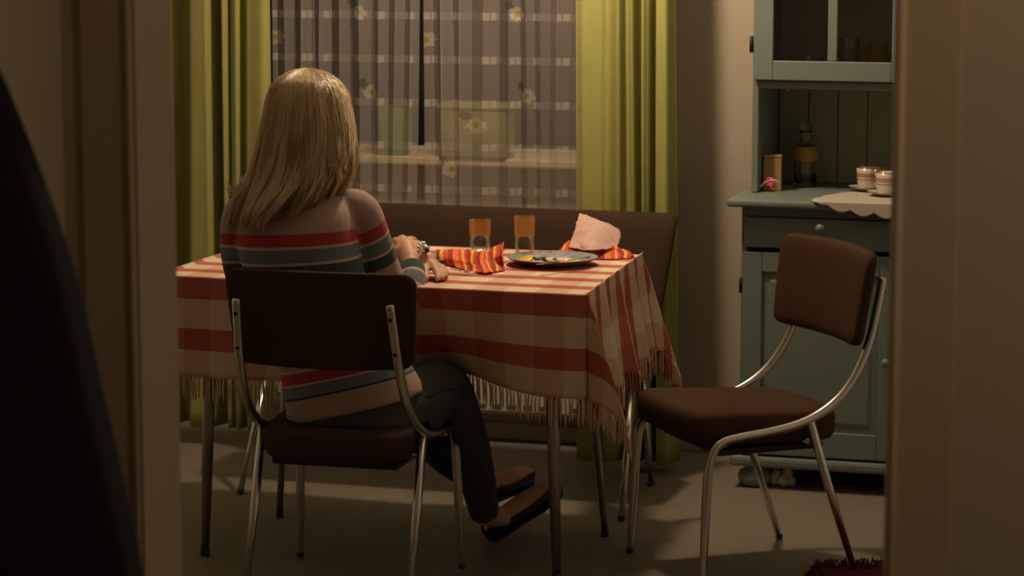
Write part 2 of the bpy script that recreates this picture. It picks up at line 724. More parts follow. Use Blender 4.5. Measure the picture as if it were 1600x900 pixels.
struct('wall_hall_left', MB().box((-1.66, -.6, 0), (-1.512, DOOR_Y0, CEIL)), M['hall'])
struct('wall_hall_right', MB().box((.75, -.6, 0), (.9, DOOR_Y0, CEIL)), M['hall'])
struct('wall_hall_back', MB().box((-1.66, -.75, 0), (.9, -.6, CEIL)), M['hall'])

# door frame round the opening
df = empty('door_1', (OPEN_L, DOOR_Y0, 0), kind='structure')


def rel(mb, origin, name, mat, parent, **kw):
    o = mb.build(name, mat, parent, **kw)
    o.matrix_parent_inverse = Matrix.Translation(origin).inverted()
    return o


DO = Vector((OPEN_L, DOOR_Y0, 0))
for sx, x in ((-1, OPEN_L), (1, OPEN_R)):
    rel(MB().box((min(x, x + sx * .074), DOOR_Y0 - .006, 0), (max(x, x + sx * .074), DOOR_Y0 - .0005, OPEN_H + .074)), DO, 'casing', M['trim'], df, bevel=.003)
    xi = x - sx * .0045
    rel(MB().box((min(x, xi), DOOR_Y0 - .008, 0), (max(x, xi), DOOR_Y1 + .012, OPEN_H)), DO, 'jamb', M['trim'], df, bevel=.002)
    rel(MB().tube([(x + sx * .005, DOOR_Y0 - .007, 0), (x + sx * .005, DOOR_Y0 - .007, OPEN_H)], .005, 8), DO, 'edge_bead', M['trim'], df)
    rel(MB().box((min(x, x + sx * .074), DOOR_Y1 + .0005, 0), (max(x, x + sx * .074), DOOR_Y1 + .016, OPEN_H + .074)), DO, 'casing', M['trim'], df, bevel=.006)
rel(MB().box((OPEN_L, DOOR_Y0 - .006, OPEN_H), (OPEN_R, DOOR_Y0 - .0005, OPEN_H + .074)), DO, 'head_casing', M['trim'], df, bevel=.006)

# window in the back wall, night behind it
wn = empty('window_1', (WIN_L, WALL_Y, WIN_B), kind='structure')
WO = Vector((WIN_L, WALL_Y, WIN_B))
fr = MB()
fw = .055
yA, yB = WALL_Y + .09, WALL_Y + .15
fr.box((WIN_L, yA, WIN_B), (WIN_L + fw, yB, WIN_T)).box((WIN_R - fw, yA, WIN_B), (WIN_R, yB, WIN_T)).box((WIN_L + fw, yA, WIN_B), (WIN_R - fw, yB, WIN_B + .02)).box((WIN_L + fw, yA, WIN_T - fw), (WIN_R - fw, yB, WIN_T))
rel(fr, WO, 'window_frame', M['window_paint'], wn, bevel=.004)
rel(MB().box((WIN_L + fw, WALL_Y + .117, WIN_B + .02), (WIN_R - fw, WALL_Y + .123, WIN_T - fw)), WO, 'pane', M['pane'], wn)
rel(MB().box((WIN_L - .04, WALL_Y - .085, WIN_B - .024), (WIN_R + .04, WALL_Y + .088, WIN_B + .004)), WO, 'window_sill', M['sill'], wn, bevel=.006)

struct('baseboard_back', MB().box((ROOM_L, WALL_Y - .016, 0), (-1.66, WALL_Y - .0005, .055)), M['trim'], bevel=.004)
struct('baseboard_left', MB().box((ROOM_L + .0005, DOOR_Y1 + .02, 0), (ROOM_L + .016, WALL_Y - .02, .055)), M['trim'], bevel=.004)
struct('baseboard_right', MB().box((ROOM_R - .016, DOOR_Y1 + .02, 0), (ROOM_R - .0005, WALL_Y - .02, .055)), M['trim'], bevel=.004)

# ------------------------------------------------------------------ radiator under the window
rd = empty('radiator', (-2.62, WALL_Y - .07, 0), 0, 'cream flat panel radiator low on the wall behind the dining table', 'radiator')
p = MB().box((-.62, -.035, .10), (.62, .035, .74))
p.build('front_panel', M['radiator'], rd, bevel=.012)
for k in range(24):
    x = -.575 + k * .05
    MB().box((x - .014, -.043, .13), (x + .014, -.0345, .71)).build('rib', M['radiator'], rd, bevel=.004)
for x in (-.4, .36):
    MB().box((x, .035, .3), (x + .04, .0695, .6)).build('wall_bracket', M['radiator'], rd)
MB().tube([(.64, 0, .13), (.68, 0, .13), (.68, 0, .02)], .012).build('supply_pipe', M['radiator'], rd)

# ------------------------------------------------------------------ curtains


def curtain(name, label, cat, x0, x1, z0, z1, ybase, knots, mat, flare=(0, 0), group=None, nx=150, nz=40, shift=0, wscale=1.0, solid=0, gap=None, pleat=None):
    """hanging cloth; knots give how far each fold stands out towards the room along the width"""
    ks, kd = [k[0] for k in knots], [k[1] for k in knots]
    fx = [smooth_interp(i / nx, ks, kd) for i in range(nx + 1)]
    if pleat:
        pn_, pb_, pa_, ps_ = pleat
        th = [2 * PI * (pn_ * i / nx + .22 * sin(5.3 * i / nx + ps_) + .10 * sin(13 * i / nx + 2 * ps_)) for i in range(nx + 1)]
        amp_ = [.55 + .45 * sin(3.1 * ps_ + 9 * i / nx) ** 2 for i in range(nx + 1)]
        amp_ = [a_ * max(0, sin(PI * i / nx)) ** .35 for i, a_ in enumerate(amp_)]
        fx = [.02 + pa_ * a_ * cos(t_) for a_, t_ in zip(amp_, th)]
    us = [0]
    w = (x1 - x0)
    bx_ = [w * i / nx - (pleat[1] * amp_[i] * sin(2 * th[i]) if pleat else 0) for i in range(nx + 1)]
    for i in range(nx):
        us.append(us[-1] + math.hypot(bx_[i + 1] - bx_[i], fx[i + 1] - fx[i]))
    P = []
    for j in range(nz + 1):
        h = j / nz
        row = []
        for i in range(nx + 1):
            t = i / nx
            amp = 1 + .35 * (1 - h) + .12 * sin(3 * h + 9 * t)
            x = x0 + w * t + (flare[0] * (1 - t) + flare[1] * t) * (1 - h) ** 1.6
            x += .008 * sin(2.2 * h + 13 * t) * (1 - h)
            if pleat:
                x -= pb_ * amp_[i] * sin(2 * th[i]) * (.8 + .3 * sin(2.5 * h + 7 * t))
            if gap:
                x += gap(t, h)
            row.append((x, ybase - fx[i] * amp - .02 * (1 - h) * shift, z0 + (z1 - z0) * h))
        P.append(row)
    mb = MB().grid(P, lambda j, i: (us[i] * wscale, (z0 + (z1 - z0) * j / nz)))
    o = mb.build(name, mat, None, recalc=False, solid=solid)
    return tag(o, label, cat, group)


XL0, XL1 = Wy(270, 250, 7.86)[0] - .10, Wy(419, 250, 7.84)[0]
XR0, XR1 = Wy(894, 250, 7.84)[0], Wy(1046, 250, 7.88)[0]
lk = [(0, .02), (.10, .06), (.22, .05), (.29, .0), (.33, .0), (.42, .075), (.52, .07), (.575, .0), (.61, .0), (.66, .06), (.685, .05), (.70, .015), (.72, .05), (.77, .06), (.785, .03), (.80, .03), (.85, .06), (.95, .07), (1, .055)]
rk = [(0, .05), (.10, .065), (.28, .06), (.36, .075), (.44, .05), (.475, .0), (.50, .005), (.55, .07), (.60, .06), (.65, .0), (.68, .0), (.74, .075), (.78, .06), (.80, .0), (.815, .01), (.86, .06), (.94, .065), (1, .01)]
curtain('curtain', 'lime green curtain hanging at the left side of the window', 'curtain', XL0, XL1, .055, 2.29, 7.92, lk, M['lime'], (-.02, .0), 'lime green curtains', solid=.003)
curtain('curtain', 'lime green curtain right of the window, beside bare wall', 'curtain', XR0, XR1, .03, 2.29, 7.92, rk, M['lime'], (.02, .035), 'lime green curtains', solid=.003, shift=1)


def fold_knots(n, seed, a0=.004, a1=.03):
    r = random.Random(seed)
    ks = [(0, .012)]
    t = 0
    while t < .96:
        t += r.uniform(.045, .125)
        hi = len(ks) % 2
        ks.append((min(t, .985), r.uniform(.6, 1) * a1 if hi else r.uniform(0, 1) * a0))
    ks.append((1, .012))
    return ks


XS0, XSM, XS1 = Wy(424, 250, 8.0)[0], Wy(657, 250, 8.0)[0], Wy(899, 250, 8.0)[0] + .05
curtain('sheer_curtain', 'left sheer white patterned net curtain behind the seated woman', 'curtain', XS0, XSM + .001, .62, 2.28, 8.04, fold_knots(9, 3), M['sheer'], (0, -.012), 'sheer net curtains', wscale=.62, nx=260, pleat=(8.5, .011, .020, .7),
        gap=lambda t, h: -.012 * t ** 6 * (1 - h))
curtain('sheer_curtain', 'right sheer white patterned net curtain behind the bench', 'curtain', XSM + .0005, XS1, .62, 2.28, 8.04, fold_knots(9, 11), M['sheer'], (.008, 0), 'sheer net curtains', wscale=.62, nx=260, pleat=(8.5, .011, .020, 2.1))
cr = empty('curtain_rail', (-2.6, 7.97, 2.33), 0, 'white double curtain rail fixed above the window and curtains', 'curtain rail')
MB().tube([(-1.3, -.05, 0), (1.05, -.05, 0)], .012).build('front_track', M['window_paint'], cr)
MB().tube([(-1.3, .06, 0), (1.05, .06, 0)], .012).build('rear_track', M['window_paint'], cr)
for x in (-1.2, -.1, .95):
    MB().box((x - .012, -.06, .008), (x + .012, .2295, .03)).build('wall_bracket', M['window_paint'], cr)

# things on the sill, seen dimly through the net
g = Wy(621, 213, 8.17)
gp = empty('flower_pot', (g[0], 8.155, WIN_B + .004), 0, 'square green pot on the windowsill, seen dimly through the left net curtain', 'pot')
MB().loft([[(sx * r, sy * r, z) for sx, sy in ((-1, -1), (1, -1), (1, 1), (-1, 1))] for r, z in ((.036, 0), (.046, .155), (.040, .155), (.036, .03))], True, smooth=False).build('planter', M['green_tin'], gp, bevel=.004)
MB().ball((0, 0, .147), (.034, .034, .01)).build('soil', M['dark_iron'], gp)
g = Wy(748, 213, 8.17)
op_ = empty('planter_box', (g[0], 8.155, WIN_B + .004), 0, 'long olive box on the windowsill behind the right net curtain', 'planter')
MB().box((-.11, -.05, 0), (.11, .05, .155)).build('trough', M['olive_tin'], op_, bevel=.006)
MB().box((-.118, -.056, .155), (.118, .056, .172)).build('rim', M['olive_tin'], op_, bevel=.003)

# ------------------------------------------------------------------ ceiling lamp over the table
cl = empty('ceiling_lamp', (LAMP_X, LAMP_Y, CEIL), 0, 'lit pendant lamp with a pale dish shade above the dining table', 'lamp')
MB().lathe([(.001, 0), (.05, 0), (.05, -.02), (.012, -.035), (.001, -.035)], 20).build('ceiling_rose', M['window_paint'], cl)
MB().tube([(0, 0, -.03), (0, 0, -.22)], .004, 8).build('cord', M['window_paint'], cl)
MB().lathe([(.02, -.20), (.05, -.215), (.19, -.265), (.19, -.272), (.05, -.225), (.02, -.21)], 28).build('lamp_shade', M['white_china'], cl)
MB().ball((0, 0, -.265), (.028, .028, .034)).build('bulb', M['bulb'], cl)

# ------------------------------------------------------------------ chairs


def outline(hw_f, hw_r, yf, yr, rf, rr, bow, n=7):
    """rounded seat outline, front at +y"""
    pts = []
    for cx, cy, a0, r in ((hw_f, yf, 0, rf), (-hw_f, yf, 90, rf), (-hw_r, yr, 180, rr), (hw_r, yr, 270, rr)):
        ox = cx - math.copysign(r, cx)
        oy = cy - (r if cy > 0 else -r)
        for k in range(n):
            a = math.radians(a0 + 90 * k / (n - 1))
            pts.append([ox + r * cos(a), oy + r * sin(a)])
    # densify front and rear edges with a slight bow
    out = []
    for i, p_ in enumerate(pts):
        q = pts[(i + 1) % len(pts)]
        out.append(p_)
        if math.hypot(q[0] - p_[0], q[1] - p_[1]) > .08:
            for k in range(1, 8):
                t = k / 8
                y = p_[1] * (1 - t) + q[1] * t
                x = p_[0] * (1 - t) + q[0] * t
                b = bow * 4 * t * (1 - t)
                if abs(q[1] - p_[1]) < abs(q[0] - p_[0]):
                    y += b if y > 0 else -b
                out.append([x, y])
    return out


def seat_mesh(hw_f, hw_r, yf, yr, zf, zr, th, rf=.05, rr=.09, bow=.012, crown=.012):
    ol = outline(hw_f, hw_r, yf, yr, rf, rr, bow)
    mb = MB()
    rings = []
    for inset, h in ((.16, -1), (.03, -1), (.008, -.9), (0, -.7), (0, -.25), (.006, -.08), (.02, .0), (.06, .35), (.12, .75), (.18, 1)):
        r = []
        for x, y in ol:
            l = math.hypot(x, y)
            k = max(0, 1 - inset / l)
            t = (y - yr) / (yf - yr)
            z = zr + (zf - zr) * t
            z += h * th if h <= 0 else h * crown
            r.append((x * k, y * k, z))
        rings.append(r)
    mb.loft(rings, True)
    return mb


def make_chair():
    r = empty('dining_chair', (0, 0, 0))
    seat_mesh(.205, .192, .225, -.205, .455, .435, .085).build('seat', M['leather'], r)
    MB().box((-.165, -.15, .335), (.165, .15, .352)).build('seat_board', M['dark_iron'], r, bevel=.004)
    # curved padded back
    W, Hh, zc = .245, .119, .724
    ol = []
    for cx, cz, a0 in ((W, Hh, 0), (-W, Hh, 90), (-W * .95, -Hh, 180), (W * .95, -Hh, 270)):
        rr = .032
        ox, oz = cx - math.copysign(rr, cx), cz - math.copysign(rr, cz)
        ol += [(ox + rr * cos(math.radians(a0 + 15 * k)), oz + rr * sin(math.radians(a0 + 15 * k))) for k in range(7)]
    dense = []
    for i, p_ in enumerate(ol):
        q = ol[(i + 1) % len(ol)]
        k = max(1, int(math.hypot(q[0] - p_[0], q[1] - p_[1]) / .035))
        dense += [(p_[0] + (q[0] - p_[0]) * t / k, p_[1] + (q[1] - p_[1]) * t / k) for t in range(k)]
    mb = MB()
    rings = []
    for sc, yo in ((.05, -.013), (.3, -.013), (.6, -.013), (.85, -.013), (.97, -.0125), (.995, -.008), (1, .0), (.995, .009), (.975, .015), (.93, .019), (.8, .022), (.55, .023), (.3, .023), (.05, .023)):
        ring = []
        for x, z in dense:
            x, z = x * sc, z * sc
            ring.append((x, -.268 - .16 * z + .042 * (x / W) ** 2 + yo, zc + z + .004 * (1 - (x / W) ** 2) * (z / Hh)))
        rings.append(ring)
    mb.loft(rings, True)
    bk = mb.build('backrest', M['leather'], r)
    path = [(.220, .0), (.212, .16), (.203, .30), (.192, .352), (.165, .382), (.115, .392), (.03, .400), (-.05, .413), (-.115, .437), (-.168, .472), (-.210, .518), (-.240, .570), (-.262, .625), (-.277, .68), (-.289, .73), (-.299, .775)]
    for s in (-1, 1):
        pts = [Vector((s * interp(z, (0, .33, .41, .60, .78), (.224, .214, .214, .205, .195)), y, z)) for y, z in path]
        sp = spline(pts, 5)
        rads = [.0088 + .0032 * min(1, max(0, p_.z) / .2) if p_.y > .1 else .012 for p_ in sp]
        rads[-1] = .010
        e = MB().tube(sp, rads, 10).build('side_frame', M['chrome'], r)
        for z in (.738, .650):
            y = interp(z, (.625, .68, .73, .775), (-.262, -.277, -.289, -.299)) - .011
            x = s * interp(z, (.60, .78), (.205, .195))
            MB().tube([(x, y + .004, z), (x, y - .0025, z)], .0055, 8).build('screw', M['dark_iron'], e)
        lg = MB().tube([(s * .213, -.085, .418), (s * .213, -.15, .22), (s * .215, -.222, .012)], [.0125, .0115, .0085], 10).build('rear_leg', M['chrome'], r)
        MB().ball((s * .2155, -.224, .009), (.011, .011, .009)).build('foot_cap', M['rubber'], lg)
        MB().ball((s * .224, .220, .009), (.011, .011, .009)).build('foot_cap', M['rubber'], r)
    MB().tube([(-.206, .15, .372), (.206, .15, .372)], .008, 8).build('cross_bar', M['chrome'], r)
    MB().tube([(-.203, -.09, .362), (.203, -.09, .362)], .008, 8).build('cross_bar', M['chrome'], r)
    return r


def cam_dir_rot(fx, fy):
    """room rotation that turns local +y to a direction given across/away from the camera"""
    return math.atan2(-fx, fy) + CAM_YAW


def cam_ground(x, d):
    return room(Vector((x, d, -CAM_H)))


chair = make_chair()
chair.location = cam_ground(-.405, 6.715)
chair.rotation_euler = (0, 0, cam_dir_rot(sin(math.radians(15)), cos(math.radians(15))))
tag(chair, 'brown dining chair the woman sits on, its back to the viewer', 'chair', 'brown chrome dining chairs')
chair2 = copy_tree(chair)
chair2.location = cam_ground(.603, 6.905)
chair2.rotation_euler = (0, 0, cam_dir_rot(-.93, -.37))
tag(chair2, 'empty brown dining chair pulled out in front of the blue cupboard', 'chair', 'brown chrome dining chairs')

# ------------------------------------------------------------------ bench behind the table
bx, by = -2.385, 7.43
bn = empty('dining_bench', (bx, by, 0), math.radians(-.6), 'long brown padded bench with chrome legs between table and window', 'bench')
sb_ = seat_mesh(.60, .60, .147, -.147, .45, .44, .075, .04, .04, .0, .01)
sb_.v = [(x, y + .088, z) for x, y, z in sb_.v]
sb_.build('seat', M['bench_leather'], bn)
mb = MB()
rings = []
for z, hw in ((.46, .565), (.50, .568), (.62, .582), (.74, .594), (.79, .600), (.802, .596), (.808, .58)):
    y = .235 + (z - .46) * .28
    th = .022 if .47 < z < .80 else .012
    r_ = []
    for k in range(24):
        a = 2 * PI * k / 24
        sx = math.copysign(abs(cos(a)) ** .12, cos(a))
        sy = math.copysign(abs(sin(a)) ** .7, sin(a))
        r_.append((sx * hw, y + sy * th, z))
    rings.append(r_)
mb.loft(rings, True)
mb.build('backrest', M['bench_leather'], bn)
for sx in (-1, 1):
    l = MB().tube([(sx * .56, -.04, .37), (sx * .58, -.235, .01)], [.012, .009], 10).build('leg', M['chrome'], bn)
    MB().ball((sx * .58, -.235, .009), (.012, .012, .009)).build('foot_cap', M['rubber'], l)
    l = MB().tube([(sx * .54, .14, .37), (sx * .55, .225, .01)], [.012, .009], 10).build('leg', M['chrome'], bn)
    MB().ball((sx * .55, .225, .009), (.013, .013, .009)).build('foot_cap', M['rubber'], l)
    MB().tube([(sx * .5, .10, .40), (sx * .5, .215, .42), (sx * .5, .262, .50), (sx * .5, .31, .66)], .011, 8).build('back_support', M['chrome'], bn)
MB().tube([(-.56, -.035, .365), (.56, -.035, .365)], .009, 8).build('cross_bar', M['chrome'], bn)

# ------------------------------------------------------------------ dining table
T_FL, T_FR, T_RR = Wz(275, 430, .757), Wz(925, 462, .757), Wz(1000, 397, .757)
TX, TY = (T_FL.x + T_RR.x) / 2, (T_FL.y + T_RR.y) / 2 - .010
TANG = math.radians(-.8)
TA, TB = .562, .385            # half length, half depth of the top
dt = empty('dining_table', (TX, TY, 0), TANG, 'rectangular dining table on grey metal legs hidden under the checked cloth', 'table')
MB().loft([[(-TA, -TB, z), (TA + .03, -TB, z), (TA - .03, TB, z), (-TA, TB, z)] for z in (.728, .752)], True, smooth=False).build('tabletop', M['plank'], dt, bevel=.006)
MB().box((-TA + .06, -TB + .05, .65), (TA - .06, -TB + .07, .728)).box((-TA + .06, TB - .17, .65), (TA - .06, TB - .15, .728)).box((-TA + .06, -TB + .07, .65), (-TA + .08, TB - .17, .728)).box((TA - .08, -TB + .07, .65), (TA - .06, TB - .17, .728)).build('apron', M['plank'], dt)
inv = Matrix.Rotation(-TANG, 3, 'Z')
for (u, v, tu, tv, r0, r1) in ((320, 900, 327, 600, .021, .011), (869.5, 900, 864, 640, .021, .011), (945, 838, 934, 712, .014, .009), (437, 808, 440, 735, .014, .009)):
    if v == 900:
        foot = Wy(u, v, 6.485)
        dirn = Wy(tu, tv, 6.49) - foot
        foot = foot - dirn * (foot.z / dirn.z)
        top = foot + dirn * (.70 / dirn.z)
    else:
        foot = Wz(u, v, 0)
        t0 = Wy(tu, tv, foot.y + .02)
        top = foot + (t0 - foot) * (.70 / t0.z)
    f_, t_ = inv @ (foot - Vector((TX, TY, 0))), inv @ (top - Vector((TX, TY, 0)))
    lg = MB().tube([t_, t_ * .55 + f_ * .45, f_ + Vector((0, 0, .012))], [r0, (r0 * .62 + r1 * .38), r1], 14).build('leg', M['steel_leg'], dt)
    MB().tube([f_ + Vector((0, 0, .022)), f_], [r1 + .0015, r1 + .002], 12).build('foot_cap', M['rubber'], lg)

# ------------------------------------------------------------------ tablecloth
DROP = .262


def drape(cu, cv):
    q = drape_square(cu, cv)
    if q.x > 0:
        q.x -= .030 * min(1, q.x / TA) * max(-1.1, min(1.1, q.y / TB))
    return q


def drape_square(cu, cv):
    """cloth point (metres from the middle of the cloth) -> local place on the table"""
    zt = .7565
    rb = .010
    ex = max(0, abs(cu) - TA)
    ey = max(0, abs(cv) - TB)
    sx, sy = math.copysign(1, cu), math.copysign(1, cv)
    px = max(-TA, min(TA, cu))
    py = max(-TB, min(TB, cv))
    if ex == 0 and ey == 0:
        w = .0012 * noise.noise(Vector((cu * 7, cv * 7, 0)))
        return Vector((cu, cv, zt + max(-.001, w)))
    L = math.hypot(ex, ey)
    s = L / DROP
    tilt_x = .13 if sx > 0 else .05       # right end flares, left hangs straight
    tilt_y = .045 if sy < 0 else .03
    if ey == 0:
        fold = .016 * s * (sin(cv * 31 + 1.2) + .5 * sin(cv * 57)) if sx > 0 else .006 * s * sin(cv * 25)
        out = L * tilt_x * (.85 + .15 * s) + fold + .008
        rise = .008 * (1 - s) ** 4
        return Vector((sx * (TA + out), cv + .006 * s * sin(cv * 40), zt - max(0, math.sqrt(max(0, L * L - (L * tilt_x) ** 2)) - .003) + rise - .006 * min(1, s * 12)))
    if ex == 0:
        fold = .007 * s * (sin(cu * 14 + .4) + .6 * sin(cu * 29))
        out = L * tilt_y + fold + .008
        if sy < 0:   # knees push the cloth under the table
            k = math.exp(-((cu - .17) / .16) ** 2)
            out -= .15 * k * s ** 1.3
            L = L * (1 - .10 * math.exp(-((cu - .22) / .12) ** 2) * s)
        return Vector((cu, sy * (TB + out), zt - max(0, L - .003) - .003 * min(1, s * 12)))
    # corner: a hanging fold that stands off along the diagonal
    ph = math.atan2(ey, ex) / (PI / 2)            # 0 on the x side, 1 on the y side
    w = 1 - abs(ph - .5) * 2
    w2 = w * w * (3 - 2 * w)
    pin = sin(2 * PI * w) * .10 if w < .5 else 0
    dg = .30 if (sx > 0 and sy < 0) else .2
    hx = tilt_x * (1 - ph) ** 1.2 + dg * w2 - pin
    hy = tilt_y * ph ** 1.2 + dg * .8 * w2 - pin
    fade = min(1, L / .05)
    h2 = min(.9, hx * hx + hy * hy)
    return Vector((sx * (TA + .008 + L * hx * fade), sy * (TB + .008 + L * hy * fade), zt - max(0, L * math.sqrt(1 - h2) - .003)))


tc = empty('tablecloth', (TX, TY, 0), TANG, 'red and cream checked cloth with a knotted fringe hanging over the dining table', 'tablecloth')
CA, CB = TA + DROP, TB + DROP
us_ = sorted(set([round(-CA + 2 * CA * i / 120, 4) for i in range(121)] + [s * (TA + d) for s in (-1, 1) for d in (-.004, 0, .004, .009)]))
vs_l = sorted(set([round(-CB + 2 * CB * i / 96, 4) for i in range(97)] + [s * (TB + d) for s in (-1, 1) for d in (-.004, 0, .004, .009)]))
U0, V0 = -TA - 5 * .156 - .1, -TB - 4 * .135


def cloth_uv(u, v):
    # phases read off the photograph: a red row starts on the front edge, a cream column ends at the right corner
    return ((TA - .048 - u) + 20 * .156, (v + TB) * -1 + 20 * .135)


P = [[drape(u, v) for u in us_] for v in vs_l]
mb = MB().grid(P, lambda i, j: cloth_uv(us_[j], vs_l[i]))
mb.build('woven_cloth', M['gingham'], tc, recalc=False, solid=.0022)
fr = MB()
rnd = random.Random(5)


def fringe_at(u, v, du, dv):
    a, b = drape(u, v), drape(u - du * .02, v - dv * .02)
    d = (a - b).normalized()
    d = (d * .35 + Vector((0, 0, -1))).normalized()
    L = rnd.uniform(.052, .075)
    sw = Vector((rnd.uniform(-1, 1), rnd.uniform(-1, 1), 0)) * .007
    pts = [a + d * (L * t) + sw * (t * t + .5 * sin(t * 5)) for t in (0, .25, .5, .75, 1)]
    b0 = len(fr.v)
    fr.tube(pts, [.0022, .0028, .0030, .0026, .001], 5)
    q = cloth_uv(u, v)
    for i in range(b0, len(fr.v)):
        fr.uv[i] = q


step = .0105
n = int(2 * CA / step)
for i in range(n + 1):
    u = -CA + 2 * CA * i / n
    fringe_at(u, -CB, 0, -1)
    fringe_at(u, CB, 0, 1)
n = int(2 * CB / step)
for i in range(1, n):
    v = -CB + 2 * CB * i / n
    fringe_at(CA, v, 1, 0)
    fringe_at(-CA, v, -1, 0)
fr.build('fringe', M['gingham'], tc, recalc=False, kind='stuff')

# ------------------------------------------------------------------ things on the table
ZT = .7585


def tumbler(u, v, h, r, level, label):
    p_ = Wz(u, v, ZT)
    g_ = empty('drinking_glass', (p_.x, p_.y, ZT), 0, label, 'glass', 'tall tumblers on the table')
    rb = r * .90
    MB().lathe([(.0005, .010), (rb - .004, .010), (rb - .004, .001), (rb, 0), (r * .95, h * .5), (r, h - .001), (r - .0006, h)], 28).build('glass_body', M['thin_glass'], g_)
    MB().lathe([(r * .952 + .0005, h * .54), (r + .0005, h * .985)], 28).build('amber_band', M['amber'], g_)['label'] = 'amber tinted upper band'
    ri = lambda z: interp(z, (.012, h * .5, h), (rb - .0024, r * .95 - .0024, r - .0024))
    MB().lathe([(.0005, .0125), (ri(.0125), .0125), (ri(level * .6), level * .6), (ri(level), level), (.0005, level)], 28).build('water', M['thin_water'], g_)
    return g_


tumbler(750, 394, .092, .0305, .046, 'left tumbler with amber upper band behind the striped napkin')
tumbler(819.5, 404, .118, .0285, .062, 'right tumbler half full of water in front of the plate')

# dinner plate with leftovers
p_ = Wz(863, 413, ZT)
pl = empty('dinner_plate', (p_.x, p_.y, ZT), 0, 'dinner plate with bluish patterned rim and leftovers near the table corner', 'plate', 'dinner plates')
MB().lathe([(.0005, .0), (.075, .0), (.082, .003), (.118, .017), (.1235, .0215)], 44).build('plate_underside', M['plate_under'], pl)
MB().lathe([(.1235, .0216), (.119, .0225), (.085, .0105), (.08, .0085)], 44).build('plate_rim', M['plate_rim'], pl)
MB().lathe([(.08, .0085), (.05, .0075), (.0005, .0075)], 44).build('plate_well', M['white_china'], pl)


def blob(cx, cy, cz, rx, ry, rz, seed, n=14, m=8, amp=.25):
    rings = []
    for i in range(m + 1):
        t = PI * (i + .05) / (m + .1)
        ring = []
        for j in range(n):
            a = 2 * PI * j / n
            d = Vector((sin(t) * cos(a), sin(t) * sin(a), -cos(t)))
            k = 1 + amp * noise.noise(d * 2.2 + Vector((seed, 0, 0)))
            ring.append((cx + d.x * rx * k, cy + d.y * ry * k, cz + d.z * rz * k))
        rings.append(ring)
    return MB().loft(rings, True)


# leftovers: pushed about they would slide off, so they are things on the plate
def on_plate(name, mbx, mat, label, cat):
    o = mbx.build(name, mat)
    o.location = (p_.x, p_.y, ZT)
    return tag(o, label, cat)


on_plate('sauce_remains', blob(.028, -.015, .0135, .055, .035, .007, 1.3), M['food'], 'pale creamy leftovers in the middle of the plate', 'food')
sl = on_plate('orange_slice', MB().lathe([(.0005, 0), (.021, 0), (.023, .0025), (.021, .005), (.0005, .005)], 20), M['lemon'], 'orange citrus slice at the left of the leftovers', 'fruit')
sl.location = (p_.x - .058, p_.y - .045, ZT + .016)
sl.rotation_euler = (.25, -.15, 0)
hb = MB()
rl = random.Random(4)
for k in range(9):
    a, b = rl.uniform(-.045, .02), rl.uniform(-.052, -.03)
    c = Vector((a, b, .016 + rl.uniform(0, .006)))
    d = Vector((rl.uniform(-1, 1), rl.uniform(-1, 1), .3)).normalized() * .016
    n_ = Vector((-d.y, d.x, 0)) * .4
    hb.add([c - d, c + n_ + Vector((0, 0, .003)), c + d, c - n_], [(0, 1, 2), (0, 2, 3)])
o = on_plate('salad_leaves', hb, M['herb'], 'dark green salad leaves along the front of the leftovers', 'salad')
o['kind'] = 'stuff'
s_ = o.modifiers.new('solid', 'SOLIDIFY')
s_.thickness = .0012


def cutlery(name, a, b, label, cat, fork=False):
    a, b = Vector(a), Vector(b)
    e = empty(name, a, 0, label, cat, 'table cutlery')
    d = b - a
    L = d.length
    mid = d * .55
    n_ = Vector((-d.y, d.x, 0)).normalized()
    MB().tube([Vector((0, 0, 0)), d * .1, d * .35, mid], [.005, .0062, .0045, .003], 8, flat=(1, .45)).build('handle', M['silver'], e)
    if not fork:
        w = .0085
        q = [mid + n_ * .003, mid + d * .04 + n_ * w * .7, d * .9 + n_ * w * .9, d, d * .85 - n_ * w * .7, mid - n_ * .003]
        bl = MB().loft([[p__ + Vector((0, 0, z)) for p__ in q] for z in (-.0007, .0007)], True, smooth=False)
        bl.build('blade', M['silver'], e)
    else:
        MB().tube([mid, d * .68, d * .78], [.003, .006, .0095], 8, flat=(1, .25)).build('fork_head', M['silver'], e)
        for k in range(4):
            o_ = n_ * ((k - 1.5) * .0052)
            MB().tube([d * .77 + o_, d * .9 + o_ + Vector((0, 0, .002)), d + o_], [.0016, .0015, .0007], 6).build('tine', M['silver'], e)
    return e


ka = Wz(838, 413, ZT + .030)
kb = Wz(921, 402, ZT + .0305)
cutlery('table_knife', kb, ka, 'silver knife laid across the plate of leftovers', 'knife')
p2 = Wz(640, 411, ZT)
p2l = empty('dinner_plate', (p2.x, p2.y, ZT), 0, 'dinner plate mostly hidden behind the woman and her hands', 'plate', 'dinner plates')
MB().lathe([(.0005, .0), (.075, .0), (.082, .003), (.105, .013), (.108, .016)], 40).build('plate_underside', M['plate_under'], p2l)
MB().lathe([(.108, .0161), (.104, .017), (.085, .0105), (.08, .0085)], 40).build('plate_rim', M['plate_rim'], p2l)
MB().lathe([(.08, .0085), (.05, .0075), (.0005, .0075)], 40).build('plate_well', M['white_china'], p2l)
cutlery('table_fork', Wz(672, 413, ZT + .022), Wz(744, 428, ZT + .004), 'silver fork leaning off the plate beside her hand', 'fork', True)

# crumpled striped paper napkins


def net(rows, k=6):
    """smooth surface through a net of (u, v, height above the table)"""
    R = [[Wz(u, v, ZT + h) for u, v, h in r] for r in rows]
    R = [spline(r, k) for r in R]
    cols = [spline([R[i][j] for i in range(len(R))], k) for j in range(len(R[0]))]
    return [[cols[j][i] for j in range(len(cols))] for i in range(len(cols[0]))]


